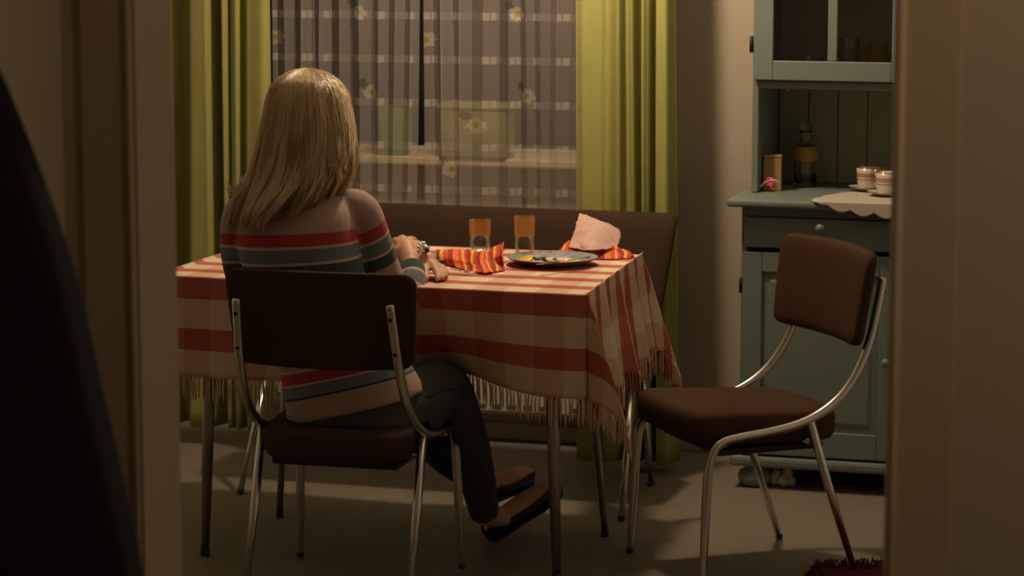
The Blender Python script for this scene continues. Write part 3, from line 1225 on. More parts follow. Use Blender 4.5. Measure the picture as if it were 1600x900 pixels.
def crumple(P, amp, sc, seed):
    for r in P:
        for q in r:
            nz = noise.noise_vector(q * sc + Vector((seed, 0, 0)))
            q += nz * amp
            q.z = max(q.z, ZT + .0015)
    return P


def napkin_net(name, rows, mat, parent, loc, seed, amp=.004, k=6):
    P = crumple(net(rows, k), amp, 45, seed)
    n, m = len(P), len(P[0])
    if name == 'pale_side':
        o_ = Wz(896, 372, ZT + .05)
        for r in P:
            for q in r:
                an = math.atan2(q.z - o_.z, (q.x - o_.x) + .3 * (q.y - o_.y) + 1e-6)
                q += Vector((.3, -1, .15)) * (.018 * abs(sin(4.2 * an + .6)) * min(1, (q - o_).length / .04))
    P = [[q - loc for q in r] for r in P]
    return MB().grid(P, lambda i, j: (j / (m - 1), i / (n - 1))).build(name, mat, parent, recalc=False, solid=.0012)


l1 = Wz(735, 415, ZT)
n1 = empty('paper_napkin', l1, 0, 'crumpled red, orange and yellow striped napkin in front of the left glass', 'napkin', 'striped paper napkins')
napkin_net('paper_sheet', [
    [(686, 412, .001), (710, 417, .002), (735, 424, .002), (757, 426, .006), (774, 425, .002), (789, 423, .001)],
    [(683, 408, .008), (708, 411, .010), (734, 416, .010), (752, 414, .018), (769, 411, .018), (787, 414, .012)],
    [(681, 399, .022), (706, 402, .022), (731, 406, .022), (750, 402, .032), (767, 400, .034), (786, 398, .040)],
    [(682, 392, .030), (706, 390, .030), (731, 391, .030), (752, 394, .040), (768, 389, .046), (787, 379, .060)],
    [(686, 394, .012), (708, 393, .012), (732, 393, .012), (753, 396, .012), (770, 396, .018), (788, 390, .020)]], M['napkin'], n1, l1, 3)
l2 = Wz(930, 398, ZT)
n2 = empty('paper_napkin', l2, 0, 'crumpled striped napkin with pale back standing up at the table corner', 'napkin', 'striped paper napkins')
napkin_net('printed_side', [
    [(868, 398, .003), (885, 405, .002), (905, 402, .002), (930, 405, .001), (955, 405, .001), (975, 404, .001), (992, 403, .001)],
    [(872, 392, .010), (886, 394, .016), (905, 392, .014), (930, 394, .016), (955, 392, .016), (975, 396, .012), (990, 399, .008)],
    [(880, 384, .022), (892, 375, .034), (908, 384, .028), (930, 387, .026), (955, 385, .026), (972, 389, .020), (985, 394, .012)],
    [(885, 390, .004), (896, 390, .004), (912, 390, .004), (932, 390, .004), (952, 390, .004), (970, 391, .004), (982, 393, .004)]], M['napkin'], n2, l2, 8)
pb = napkin_net('pale_side', [
    [(889, 386, .024), (905, 390, .024), (925, 391, .024), (945, 390, .022), (964, 386, .022)],
    [(893, 374, .036), (908, 377, .040), (928, 379, .040), (948, 378, .038), (969, 372, .036)],
    [(898, 357, .056), (912, 360, .060), (930, 362, .060), (950, 365, .052), (968, 360, .048)],
    [(903, 340, .076), (915, 341, .078), (930, 346, .072), (946, 352, .066), (960, 354, .056)],
    [(906, 334, .080), (917, 337, .080), (931, 343, .074), (946, 349, .068), (957, 352, .058)],
    [(906, 345, .062), (917, 348, .062), (931, 354, .056), (946, 360, .050), (957, 363, .042)]], M['napkin_back'], n2, l2, 5, .0035)
pb['label'] = 'pale pink unprinted back of the napkin'

# ------------------------------------------------------------------ blue-green cupboard
CX0, CY = -1.583, 7.72
CWID = .95
CX1 = CX0 + CWID
cb = empty('kitchen_cupboard', (CX0, CY, 0), 0, 'tall blue-green painted kitchen cupboard with open shelf and glazed upper doors', 'cupboard')
CO = Vector((CX0, CY, 0))
DEP = WALL_Y - .005 - CY


def cbox(name, a, b, mat=M['blue_paint'], parent=cb, bevel=.003):
    return MB().box(a, b).build(name, mat, parent, bevel=bevel)


cbox('base_side', (.0, .006, .098), (.018, DEP, .844))
cbox('base_side', (CWID - .018, .006, .098), (CWID, DEP, .844))
cbox('base_bottom', (.018, .006, .098), (CWID - .018, DEP, .116))
cbox('base_back', (.018, DEP - .01, .116), (CWID - .018, DEP, .844))
cbox('top_rail', (.0181, .004, .812), (CWID - .0181, .022, .844))
cbox('centre_stile', (CWID / 2 - .012, .004, .116), (CWID / 2 + .012, .022, .812))
cbox('base_moulding', (-.022, -.028, .066), (CWID + .022, DEP, .0975), bevel=.010)
cbox('counter_top', (-.034, -.058, .8445), (CWID + .034, DEP, .8665), bevel=.007)
for fx, fy in ((.045, .03), (CWID - .045, .03), (.045, DEP - .06), (CWID - .045, DEP - .06)):
    MB().lathe([(.001, .0), (.034, .0), (.048, .014), (.052, .03), (.046, .046), (.030, .054), (.032, .0655), (.001, .0655)], 20, (fx, fy, 0)).build('bun_foot', M['blue_paint'], cb)


def knob(x, y, z, parent, mat=M['blue_paint']):
    MB().lathe([(.001, 0), (.007, 0), (.006, .012), (.012, .016), (.015, .024), (.012, .031), (.001, .033)], 16).build('knob', mat, parent).matrix_local = Matrix.Translation((x, y, z)) @ Matrix.Rotation(PI / 2, 4, 'X')


def panel_door(x0, x1, z0, z1, y, knob_at, knob_z, hinge_x):
    d = MB()
    w = .058
    d.box((x0, y - .018, z0), (x0 + w, y, z1)).box((x1 - w, y - .018, z0), (x1, y, z1))
    d.box((x0 + w, y - .018, z0), (x1 - w, y, z0 + w + .018)).box((x0 + w, y - .018, z1 - w), (x1 - w, y, z1))
    o = d.build('door', M['blue_paint'], cb, bevel=.003)
    pn = MB()
    a, b, c, e = x0 + w, x1 - w, z0 + w + .018, z1 - w
    q = lambda i, yy: [(a + i, yy, c + i), (b - i, yy, c + i), (b - i, yy, e - i), (a + i, yy, e - i)]
    pn.loft([q(0.0005, y - .002), q(.0005, y - .007), q(.018, y - .008), q(.03, y - .013)], True, smooth=False)
    pn.build('panel', M['blue_paint'], o)
    knob(knob_at, y - .018, knob_z, o)
    for hz in (z0 + .09, z1 - .10):
        MB().tube([(hinge_x, y - .014, hz - .022), (hinge_x, y - .014, hz + .022)], .006, 8).build('hinge', M['dark_iron'], o)
    return o


half = CWID / 2
panel_door(.008, half - .004, .104, .708, .004, half - .035, .40, .003)
panel_door(half + .004, CWID - .008, .104, .708, .004, half + .035, .40, CWID - .003)
for x0, x1 in ((.012, half - .006), (half + .006, CWID - .012)):
    d = cbox('drawer', (x0, -.014, .722), (x1, .004, .812), bevel=.005)
    knob((x0 + x1) / 2, -.014, .788, d)
# upper part
HY = .14             # how far the upper part stands back
ZB = .867
HT = 2.05
UZ = 1.196
cbox('upper_side', (.0, HY, ZB), (.019, DEP, HT))
cbox('upper_side', (CWID - .019, HY, ZB), (CWID, DEP, HT))
for k in range(10):
    x = .020 + k * .0912
    cbox('plank', (x + .0012, DEP - .014, ZB), (min(x + .0900, CWID - .02), DEP - .002, UZ), M['blue_dark'], bevel=.002)
cbox('upper_back', (.0191, DEP - .012, UZ + .02), (CWID - .0191, DEP - .002, HT - .02), M['blue_dark'])
cbox('upper_shelf', (.0191, HY + .012, UZ - .0005), (CWID - .0191, DEP - .0125, UZ + .018))
cbox('inner_shelf', (.0191, HY + .03, 1.60), (CWID - .0191, DEP - .0125, 1.616))
cbox('shelf_lip', (.0191, HY - .004, UZ - .018), (CWID - .0191, HY + .011, UZ + .006), bevel=.005)
cbox('crown_board', (-.02, HY - .03, HT), (CWID + .02, DEP, HT + .03), bevel=.008)
hk = MB().tube([(.105, HY + .03, UZ - .001), (.105, HY + .03, UZ - .02), (.105, HY + .012, UZ - .028), (.105, HY + .004, UZ - .02)], .0025, 6).build('cup_hook', M['gold'], cb)


def glazed_door(x0, x1, hinge_x):
    z0, z1, y0, y1 = UZ + .008, HT - .006, HY - .020, HY - .001
    d = MB()
    w = .058
    d.box((x0, y0, z0), (x0 + w, y1, z1)).box((x1 - w, y0, z0), (x1, y1, z1)).box((x0 + w, y0, z0), (x1 - w, y1, z0 + w)).box((x0 + w, y0, z1 - w), (x1 - w, y1, z1))
    xm_ = (x0 + x1) / 2
    d.box((xm_ - .014, y0 + .003, z0 + w), (xm_ + .014, y1, z1 - w))
    o = d.build('glazed_door', M['blue_paint'], cb, bevel=.003)
    for a, b in ((x0 + w, xm_ - .014), (xm_ + .014, x1 - w)):
        MB().box((a, y0 + .010, z0 + w), (b, y0 + .013, z1 - w)).build('pane', M['pane'], o)
    for hz in (z0 + .105, z1 - .12):
        MB().tube([(hinge_x, y0 + .006, hz - .024), (hinge_x, y0 + .006, hz + .024)], .006, 8).build('hinge', M['dark_iron'], o)
    return o


glazed_door(.006, half - .002, -.002)
glazed_door(half + .002, CWID - .006, CWID + .002)
CT = .8668      # counter surface

# glassware behind the upper panes
for u, h, r, name, label in ((1262, .055, .062, 'glass_bowl', 'cut glass bowl behind the left upper cupboard pane'), (1326, .11, .034, 'glass_jug', 'cut glass beaker behind the right upper cupboard pane'), (1352, .10, .03, 'glass_beaker', 'second cut glass beaker further right behind the pane')):
    q = Wy(u, 95, CY + HY + .14)
    if h < .06:
        pr = [(.001, .0), (r * .5, .0), (r * .55, .006), (r * .85, h * .6), (r, h), (r - .004, h), (r * .8, h * .6), (r * .45, .012), (.001, .011)]
    else:
        pr = [(.001, .0), (r * .8, .0), (r * .86, h * .5), (r, h), (r - .003, h), (r * .84 - .003, h * .5), (r * .76, .012), (.001, .011)]
    mbx = MB().lathe(pr, 24)
    o = mbx.build(name, M['cut_glass'])
    for f in o.data.polygons:
        f.use_smooth = False
    o.location = (q.x, CY + HY + .14, UZ + .018)
    tag(o, label, 'glassware')
q = Wy(1373, 95, CY + HY + .12)
o = MB().lathe([(.001, 0), (.03, 0), (.034, .05), (.026, .085), (.024, .10), (.022, .10), (.024, .085), (.031, .05), (.027, .006), (.001, .006)], 20).build('amber_pot', M['amber_cloth'])
o.location = (q.x, CY + HY + .12, UZ + .018)
tag(o, 'small amber pot at the right end of the upper cupboard shelf', 'pot')

# on the counter
q = Wz(1207, 297, CT)
o = empty('tea_box', (q.x, q.y, CT), .12, 'tan cardboard box standing upright at the left of the open shelf', 'box')
MB().box((-.027, -.02, 0), (.027, .02, .098)).build('carton', M['tan_box'], o, bevel=.002)
MB().box((-.0275, -.0205, .099), (.0275, .0205, .108)).build('lid', M['tan_box'], o, bevel=.002)
q = Wz(1196, 299, CT)
o = empty('paper_flower', (q.x, q.y, CT), 0, 'pink paper flower on a pale stem lying by the tan box', 'decoration')
for k in range(6):
    a = k * PI / 3
    c = Vector((.018 + .009 * cos(a), -.015, .030 + .009 * sin(a)))
    MB().ball(c, (.0075, .003, .0075), 10, 6).build('petal', M['pink'], o)
MB().tube(spline([(-.028, -.01, .010), (-.012, -.012, .016), (.0, -.014, .028), (.02, -.016, .036), (.035, -.014, .034), (.045, -.01, .026)], 5), .0028, 6).build('stem', M['white_china'], o)
MB().ball((-.030, -.008, .011), (.012, .01, .0105)).build('bud', M['white_china'], o)
MB().tube([(.016, -.016, .028), (.022, -.016, .010), (.03, -.014, .003)], .003, 6).build('ribbon', M['pink'], o)
q = Wz(1258, 291, CT)
o = empty('glass_decanter', (q.x, q.y, CT), 0, 'clear glass decanter with an amber middle at the back of the open shelf', 'decanter')
MB().lathe([(.001, 0), (.034, 0), (.036, .01), (.033, .05), (.036, .085), (.040, .105), (.030, .125), (.018, .135), (.018, .165), (.021, .170), (.018, .170), (.015, .163), (.015, .136), (.027, .124), (.037, .104), (.033, .085), (.030, .05), (.033, .012), (.001, .010)], 24).build('decanter_body', M['cut_glass'], o)
MB().lathe([(.0372, .080), (.0415, .104), (.034, .124), (.033, .124), (.0405, .1043), (.0365, .080)], 24).build('amber_collar', M['amber_cloth'], o)
MB().lathe([(.001, .171), (.015, .171), (.018, .185), (.010, .198), (.001, .200)], 16).build('stopper', M['cut_glass'], o)

# doily with scalloped edge hanging over the counter front
dx0, dx1 = Wz(1267, 316, CT).x - CX0, CWID - .24
dc = (dx0 + dx1) / 2
hw = (dx1 - dx0) / 2
dyc = .205
P = []
nr, na = 30, 176
for i in range(nr + 1):
    t = i / nr
    ring = []
    for j in range(na + 1):
        a = 2 * PI * j / na
        sc = 1 + .035 * abs(sin(a * 12)) * t
        x = dc + hw * t * cos(a) * (sc if sin(a) > 0 else 1)
        y = -.045 + (.385 if sin(a) > 0 else .046 + .016 * abs(sin(x * 46 + .4)) * t) * t * sin(a) * (sc if sin(a) > 0 else 1)
        z = CT + .0016
        edge = -.060
        if y < edge:
            over = edge - y
            z -= max(0, over - .004)
            y = edge - .005 - .03 * over
        ring.append((x, y, z))
    P.append(ring)
o = MB().grid(P).build('doily', M['doily'], None, recalc=False, solid=.0016)
o.location = CO
tag(o, 'cream scalloped doily hanging over the front of the cupboard counter', 'doily')


def cup(u, v, turn, label, slabel):
    q = Wz(u, v, CT + .004)
    s_ = empty('saucer', (q.x, q.y, CT + .0026), 0, slabel, 'saucer', 'china saucers')
    MB().lathe([(.001, .0), (.03, .0), (.055, .010), (.062, .0135), (.055, .0125), (.03, .004), (.001, .004)], 32).build('dish', M['white_china'], s_)
    MB().lathe([(.0615, .0132), (.0628, .0136), (.0615, .0148), (.060, .0138)], 32).build('gilt_rim', M['gold'], s_)
    c = empty('tea_cup', (q.x, q.y, CT + .0072), turn, label, 'cup', 'china cups')
    MB().lathe([(.001, .0), (.026, .0), (.028, .004), (.034, .02), (.036, .045), (.038, .065), (.0362, .065), (.0342, .045), (.032, .02), (.026, .005), (.001, .005)], 32).build('cup_body', M['cup'], c)
    MB().lathe([(.0363, .0648), (.0385, .0648), (.0385, .0668), (.0363, .0668)], 32).build('gilt_rim', M['gold'], c)
    MB().tube(spline([(.036, 0, .056), (.050, 0, .066), (.062, 0, .056), (.058, 0, .036), (.046, 0, .022), (.035, 0, .018)], 5), .0034, 8).build('handle', M['gold'], c)
    return c


cup(1357, 297, .9, 'rear china cup with a gilt handle on the doily', 'rear china saucer under the smaller looking cup')
cup(1387, 305, 2.6, 'front china cup with gilt handle at the right end of the counter view', 'front china saucer nearest the counter edge')
q = Wz(1362, 281, CT + .03)

# pale bundle on the floor beside the bun foot
q = Wz(1220, 762, 0)
o = empty('cloth_bundle', (q.x, q.y + .02, 0), 0, 'cream bundle lying on the floor beside the cupboard foot', 'bundle')
for k, (a, b, c, r) in enumerate(((-.018, 0, .026, .020), (.004, -.01, .020, .019), (.016, .004, .034, .016), (.026, .0, .018, .014))):
    blob(a, b, c, r, r, c * .98, k * 2.2, 12, 8, .3).build('fold', M['cream_cloth'], o)

# ------------------------------------------------------------------ red fringed rug by the threshold
q = Wz(1320, 890, 0)
rg = empty('fringed_rug', (q.x + .155, q.y - .150, 0), math.radians(20), 'dark red fringed rug on the floor under the empty chair leg', 'rug')
P = []
for i in range(25):
    row = []
    for j in range(25):
        x, y = -.17 + .34 * j / 24, -.15 + .30 * i / 24
        row.append((x, y, .010 + .008 * noise.noise(Vector((x * 16, y * 16, 1)))))
    P.append(row)
MB().grid(P).build('rug_pile', M['red_rug'], rg, recalc=False, solid=.008)
fr = MB()
rr_ = random.Random(9)
for k in range(260):
    x = -.17 + .34 * rr_.random()
    a = rr_.uniform(-.5, .5)
    L = rr_.uniform(.03, .06)
    h = rr_.uniform(.008, .036)
    fr.tube([(x, .148, .008), (x + sin(a) * L * .5, .15 + L * .5, h), (x + sin(a) * L, .15 + L, .004)], [.002, .0022, .001], 5)
for k in range(160):
    y = -.15 + .30 * rr_.random()
    L = rr_.uniform(.02, .045)
    fr.tube([(-.168, y, .008), (-.17 - L * .5, y + rr_.uniform(-.01, .01), rr_.uniform(.006, .02)), (-.17 - L, y, .004)], [.002, .0022, .001], 5)
fr.build('fringe', M['red_rug'], rg, recalc=False, kind='stuff')

# ------------------------------------------------------------------ dark coat on a wall hook in the hall
hk_y, hk_z = 2.56, 1.70
ch = empty('coat_hook', (-1.512, hk_y, hk_z), 0, 'dark iron wall hook in the hall holding the dark coat', 'hook')
MB().box((.0005, -.02, -.05), (.008, .02, .05)).build('back_plate', M['dark_iron'], ch, bevel=.002)
MB().tube(spline([(.006, 0, .0), (.04, 0, -.01), (.06, 0, .012), (.062, 0, .03)], 5), .006, 8).build('hook_arm', M['dark_iron'], ch)
# profile of how far the coat stands off the wall, measured down the visible edge
prof = []
for u, v in ((-40, 60), (0, 150), (40, 255), (70, 340), (100, 430), (127, 540), (150, 650), (172, 740), (192, 830), (210, 900)):
    d = ray(u, v)
    pt = Wy(u, v, hk_y)
    prof.append((pt.z, pt.x + 1.512))
zs = [p__[0] for p__ in reversed(prof)]
xs = [p__[1] for p__ in reversed(prof)]
ct = empty('hanging_coat', (-1.512, hk_y, hk_z), 0, 'dark coat hanging from the hall wall hook at the left edge', 'coat')
rings = []
zt_, zb_ = 1.69, .42
nz_ = 44
for i in range(nz_ + 1):
    z = zt_ + (zb_ - zt_) * i / nz_
    out = interp(z, zs, xs) if z >= zs[0] else xs[0] + (zs[0] - z) * .10
    if z > zs[-1]:
        out = max(.05, xs[-1] - (z - zs[-1]) * .35)
    t = i / nz_
    wid = .10 + .10 * min(1, t * 3.2) + .04 * t
    lo_, hi_ = .005, .4                   # half thickness whose silhouette falls on the photographed edge
    for _ in range(24):
        a_ = (lo_ + hi_) / 2
        if .908 * a_ + math.hypot(.908 * a_, .42 * wid) > .908 * out:
            hi_ = a_
        else:
            lo_ = a_
    out = 2 * a_
    ring = []
    for k in range(72):
        a = 2 * PI * k / 72
        rad = 1 + (.022 * sin(5 * a + .7) + .018 * sin(9 * a + 2 * t)) * min(1, t * 3)
        x = out / 2 + .004 + (out / 2 - .004) * math.copysign(abs(cos(a)) ** .75, cos(a)) * (rad if cos(a) > 0 else 1)
        y = wid * sin(a) * rad
        ring.append((max(.003, x), y, z - hk_z))
    rings.append(ring)
MB().loft(rings, True).build('coat_body', M['coat'], ct)
slv = []
for sy in (-1, 1):
    MB().tube([(.045, sy * .12, -.20), (.05, sy * .19, -.50), (.06, sy * .20, -.86)], [.04, .05, .048], 14, round_ends=True).build('sleeve', M['coat'], ct)
MB().tube(spline([(.06, -.05, -.03), (.075, 0, -.05), (.06, .05, -.03), (.03, .04, .0), (.03, -.04, .0)], 4), .016, 10, round_ends=True).build('collar', M['coat'], ct)
# ------------------------------------------------------------------ the seated woman


def fuse(name, mb, mat, parent, voxel, iters, loc):
    """one continuous surface from overlapping closed shapes"""
    tmp = mb.build(name + '_tmp', None)
    r = tmp.modifiers.new('r', 'REMESH')
    r.mode = 'VOXEL'
    r.voxel_size = voxel
    if iters:
        s = tmp.modifiers.new('s', 'SMOOTH')
        s.iterations = iters
        s.factor = .5
    dg = bpy.context.evaluated_depsgraph_get()
    me = bpy.data.meshes.new_from_object(tmp.evaluated_get(dg))
    bpy.data.objects.remove(tmp)
    me.name = name
    me.transform(Matrix.Translation(-loc))
    me.polygons.foreach_set('use_smooth', [True] * len(me.polygons))
    me.materials.clear()
    me.materials.append(mat)
    o = bpy.data.objects.new(name, me)
    COL.objects.link(o)
    o.parent = parent
    return o


def lean_back(d):
    return d + .085 * max(0, min(1, (6.83 - d) / .15))


def Wp(u, v, d):
    return Wd(u, v, lean_back(d))


def ring(c, rx, ry, heading=0.0, n=28, k=2.3, tilt=(0, 0)):
    out = []
    for j in range(n):
        a = 2 * PI * j / n
        x = rx * math.copysign(abs(cos(a)) ** (2 / k), cos(a))
        y = ry * math.copysign(abs(sin(a)) ** (2 / k), sin(a))
        xr, yr = x * cos(heading) - y * sin(heading), x * sin(heading) + y * cos(heading)
        out.append(Vector((c.x + xr, c.y + yr, c.z + tilt[0] * x + tilt[1] * y)))
    return out


def blendrings(secs, k=5):
    """secs: (u, v, d, rx, ry) -> smooth stack of rings"""
    cs = spline([Wp(u, v, d) for u, v, d, rx, ry in secs], k)
    rs = spline([Vector((rx, ry, 0)) for u, v, d, rx, ry in secs], k)
    return cs, rs


def limb(mb, secs, k=5, n=18, ends=True):
    cs = spline([Wp(*s[:3]) for s in secs], k)
    rs = [v.x for v in spline([Vector((s[3], 0, 0)) for s in secs], k)]
    mb.tube(cs, rs, n, True, None, ends)
    return cs


HEAD_YAW = math.radians(-16)
P0 = Wd(556, 690, 6.62)
P0.z = .44
wm = empty('person', P0, 0, 'blonde woman in striped sweater and dark jeans seated with her back turned', 'person')

# ---- body: one continuous figure under the clothes
PELVIS = [(552, 700, 6.60, .105, .08), (556, 684, 6.60, .150, .110), (554, 655, 6.59, .158, .118), (546, 620, 6.59, .145, .110), (532, 580, 6.59, .128, .100)]
TORSO = [(540, 645, 6.59, .150, .112), (535, 600, 6.59, .135, .104), (520, 550, 6.595, .125, .096), (500, 500, 6.60, .126, .094), (483, 450, 6.605, .132, .098), (470, 400, 6.61, .138, .102), (464, 360, 6.615, .142, .098), (467, 332, 6.625, .132, .086), (472, 312, 6.635, .10, .068), (477, 297, 6.645, .066, .056), (480, 282, 6.65, .052, .052)]
ARM_R = [(548, 326, 6.635, .046), (563, 334, 6.64, .052), (578, 370, 6.66, .0485), (591, 410, 6.69, .046), (606, 450, 6.72, .044), (622, 482, 6.76, .041), (637, 462, 6.82, .037), (643, 435, 6.87, .033), (642, 410, 6.92, .0285)]
ARM_L = [(390, 326, 6.635, .046), (379, 336, 6.64, .051), (374, 372, 6.67, .048), (376, 412, 6.72, .045), (388, 440, 6.79, .041), (440, 430, 6.88, .037), (520, 412, 6.96, .033), (600, 400, 7.00, .029)]
LEG_R = [(606, 664, 6.57, .088), (630, 644, 6.60, .092), (664, 618, 6.68, .084), (688, 606, 6.78, .072), (702, 618, 6.83, .064), (718, 655, 6.86, .058), (734, 702, 6.94, .055), (747, 755, 7.03, .048), (757, 802, 7.10, .041)]
LEG_L = [(500, 668, 6.58, .088), (520, 640, 6.66, .088), (560, 612, 6.80, .080), (600, 600, 6.93, .068), (622, 620, 6.97, .060), (655, 665, 7.05, .056), (702, 716, 7.18, .050), (745, 746, 7.28, .040)]

body = MB()
cs, rs = blendrings([(u, v, d, rx * .86, ry * .86) for u, v, d, rx, ry in TORSO])
body.loft([ring(c, r.x, r.y) for c, r in zip(cs, rs)], True)
cs, rs = blendrings([(u, v, d, rx * .9, ry * .9) for u, v, d, rx, ry in PELVIS])
body.loft([ring(c, r.x, r.y) for c, r in zip(cs, rs)], True)
for A in (ARM_R, ARM_L):
    limb(body, [(u, v, d, r * .80) for u, v, d, r in A])
for A in (LEG_R, LEG_L):
    limb(body, [(u, v, d, r * .84) for u, v, d, r in A], ends=False)
# neck and head
HC = Wp(484, 186, 6.655)
limb(body, [(478, 300, 6.655, .056), (481, 270, 6.66, .051), (484, 235, 6.665, .052), (485, 205, 6.665, .055)])
hrings = []
for z, rx, ry, yo in ((-.118, .012, .014, .052), (-.112, .026, .028, .045), (-.095, .044, .055, .028), (-.07, .056, .075, .012), (-.04, .064, .086, .003), (-.01, .070, .093, 0), (.03, .074, .097, -.003), (.06, .072, .093, -.006), (.085, .060, .078, -.006), (.102, .040, .052, -.005), (.110, .016, .022, -.004)):
    c = HC + Matrix.Rotation(HEAD_YAW, 3, 'Z') @ Vector((0, yo, z))
    hrings.append(ring(c, rx, ry, HEAD_YAW, 28, 2.1))
body.loft(hrings, True)


def hp(x, y, z):
    return HC + Matrix.Rotation(HEAD_YAW, 3, 'Z') @ Vector((x, y, z))


body.tube([hp(0, .088, .005), hp(0, .102, -.025), hp(0, .108, -.042), hp(0, .094, -.05)], [.007, .010, .0125, .008], 10, True, None, True)
body.tube([hp(-.016, .082, -.068), hp(0, .090, -.068), hp(.016, .082, -.068)], [.006, .009, .006], 10, True, None, True)
for s in (-1, 1):
    body.tube([hp(s * .072, .002, .012), hp(s * .080, -.008, .004), hp(s * .080, -.008, -.016), hp(s * .073, .0, -.028)], [.007, .010, .009, .006], 10, True, None, True)
    body.tube([hp(s * .046, .078, .018), hp(s * .028, .090, .020), hp(s * .012, .092, .014)], [.006, .0075, .006], 8, True, None, True)


def Wt(u, v, h):
    return Wz(u, v, ZT + h)


def hand(mb, wrist, palm, knuckles, fingers, thumb, pr):
    """palm slab plus five separate fingers"""
    kc = sum(knuckles, Vector()) / 4
    mb.tube([wrist, wrist * .6 + palm * .4, palm], [.024, .024, .026], 14, True, None, True)
    for k in knuckles:
        mb.tube([wrist * .75 + palm * .25, palm * .7 + k * .3, k], [.014, .0125, .0105], 10, True, None, True)
    for f, L in zip(fingers, (.95, 1, .97, .85)):
        mb.tube(spline(f, 4), [.0100 - .0026 * i / (4 * (len(f) - 1)) for i in range(4 * (len(f) - 1) + 1)], 10, True, None, True)
    mb.tube(spline(thumb, 4), [.0125 - .0035 * i / (4 * (len(thumb) - 1)) for i in range(4 * (len(thumb) - 1) + 1)], 10, True, None, True)


# right hand lies over the left wrist, knuckles up, fingers curling away and down
wr = Wd(641, 405, 6.93)
pm = Wd(634, 388, 6.975)
kn = [Wd(u, v, d) for u, v, d in ((650, 381, 7.00), (640, 374, 7.015), (628, 372, 7.02), (618, 376, 7.02))]
fg = []
for k_, (du, dv) in zip(kn, ((7, 6), (3, 7), (-3, 7), (-8, 8))):
    a = k_ + Vector((du * .0012, .028, -.006))
    b = a + Vector((du * .0010, .018, -.022))
    fg.append([k_, a, b, b + Vector((0, .002, -.018))])
th_ = [pm + Vector((-.012, -.008, .004)), Wd(622, 392, 6.955), Wd(617, 398, 6.975), Wd(616, 403, 7.0)]
hand(body, wr, pm, kn, fg, th_, 1)
# left hand comes out beyond it and droops on the table edge
wl = Wd(652, 397, 6.985)
pm2 = Wd(668, 409, 6.965)
kn2 = [Wd(u, v, d) for u, v, d in ((676, 414, 6.925), (679, 413, 6.945), (679, 413, 6.965), (677, 413, 6.985))]
fg2 = []
for k_, (du, dv, dd) in zip(kn2, ((8, 24, .01), (12, 24, .02), (14, 21, .03), (15, 18, .04))):
    pass
ends = ((684, 443, 6.86), (691, 444, 6.875), (697, 437, 6.90), (699, 428, 6.93))
mids = ((683, 427, 6.885), (689, 427, 6.905), (692, 422, 6.93), (692, 418, 6.96))
for k_, m_, e_ in zip(kn2, mids, ends):
    m1, e1 = Wd(*m_), Wd(*e_)
    e1.z = max(e1.z, ZT + .009)
    m1.z = max(m1.z, ZT + .02)
    fg2.append([k_, m1, e1])
th2 = [pm2 + Vector((-.008, -.012, -.002)), Wd(664, 424, 6.90), Wd(666, 436, 6.87)]
th2[-1].z = max(th2[-1].z, ZT + .009)
hand(body, wl, pm2, kn2, fg2, th2, 1)
limb(body, [(590, 402, 7.0, .026), (630, 398, 6.995, .0245), (652, 397, 6.985, .024)])

# feet: right one rests on its heel with the toe raised, left one behind it
def foot_pts(heel, ankle, toe):
    return [(heel, .026), (heel * .72 + toe * .28, .033), (heel * .45 + toe * .55, .034), (heel * .18 + toe * .82, .031), (toe, .017)]


HEEL_R, ANK_R, TOE_R = Wd(768, 840, 7.17), Wd(759, 806, 7.12), Wd(868, 754, 7.28)
HEEL_R.z = max(HEEL_R.z, .040)
HEEL_L, ANK_L, TOE_L = Wd(762, 764, 7.33), Wd(750, 750, 7.29), Wd(826, 738, 7.50)
for heel, ank, toe in ((HEEL_R, ANK_R, TOE_R), (HEEL_L, ANK_L, TOE_L)):
    fp = foot_pts(heel, ank, toe)
    body.tube([p__ for p__, r_ in fp], [r_ * .88 for p__, r_ in fp], 14, True, None, True)
    body.tube([ank + Vector((0, -.01, .06)), ank, heel * .8 + toe * .2, heel * .45 + toe * .55 + Vector((0, 0, .012))], [.034, .031, .032, .022], 14, True, None, True)
bo = fuse('body', body, M['skin'], wm, .0042, 3, P0)

# ---- face details
for s in (-1, 1):
    e = MB().ball(hp(s * .029, .079, .003) - P0, .0112, 14, 10).build('eye', M['eye'], wm)
    MB().ball(hp(s * .029, .0882, .002) - P0, (.0055, .0025, .0055), 10, 6).build('iris', M['iris'], e)
MB().tube([q - P0 for q in (hp(-.022, .090, -.066), hp(-.008, .0985, -.063), hp(.008, .0985, -.063), hp(.022, .090, -.066))], [.003, .0045, .0045, .003], 8, True, None, True).build('lips', M['lips'], wm)

# ---- jeans
jm = MB()
cs, rs = blendrings([(u, v, d, rx * 1.03 + .004, ry * 1.03 + .004) for u, v, d, rx, ry in PELVIS])
jm.loft([ring(c, r.x, r.y) for c, r in zip(cs, rs)], True)
for A in (LEG_R, LEG_L):
    limb(jm, [(u, v, d, r * (1.03 if i < len(A) - 3 else 1.0)) for i, (u, v, d, r) in enumerate(A)], ends=False)
jeans = fuse('jeans', jm, M['jeans'], wm, .006, 4, P0)
cl_, ca_ = chair.location, chair.rotation_euler[2]
for ob in (bo, jeans):
    lim = .442 if ob is jeans else .450
    for vtx in ob.data.vertices:
        w_ = vtx.co + P0
        x_, y_ = w_.x - cl_.x, w_.y - cl_.y
        lx, ly = x_ * cos(ca_) + y_ * sin(ca_), -x_ * sin(ca_) + y_ * cos(ca_)
        if abs(lx) < .215 and -.215 < ly < .235 and w_.z < lim and w_.z > .30:
            vtx.co.z = lim - (lim - w_.z) * .06 - P0.z
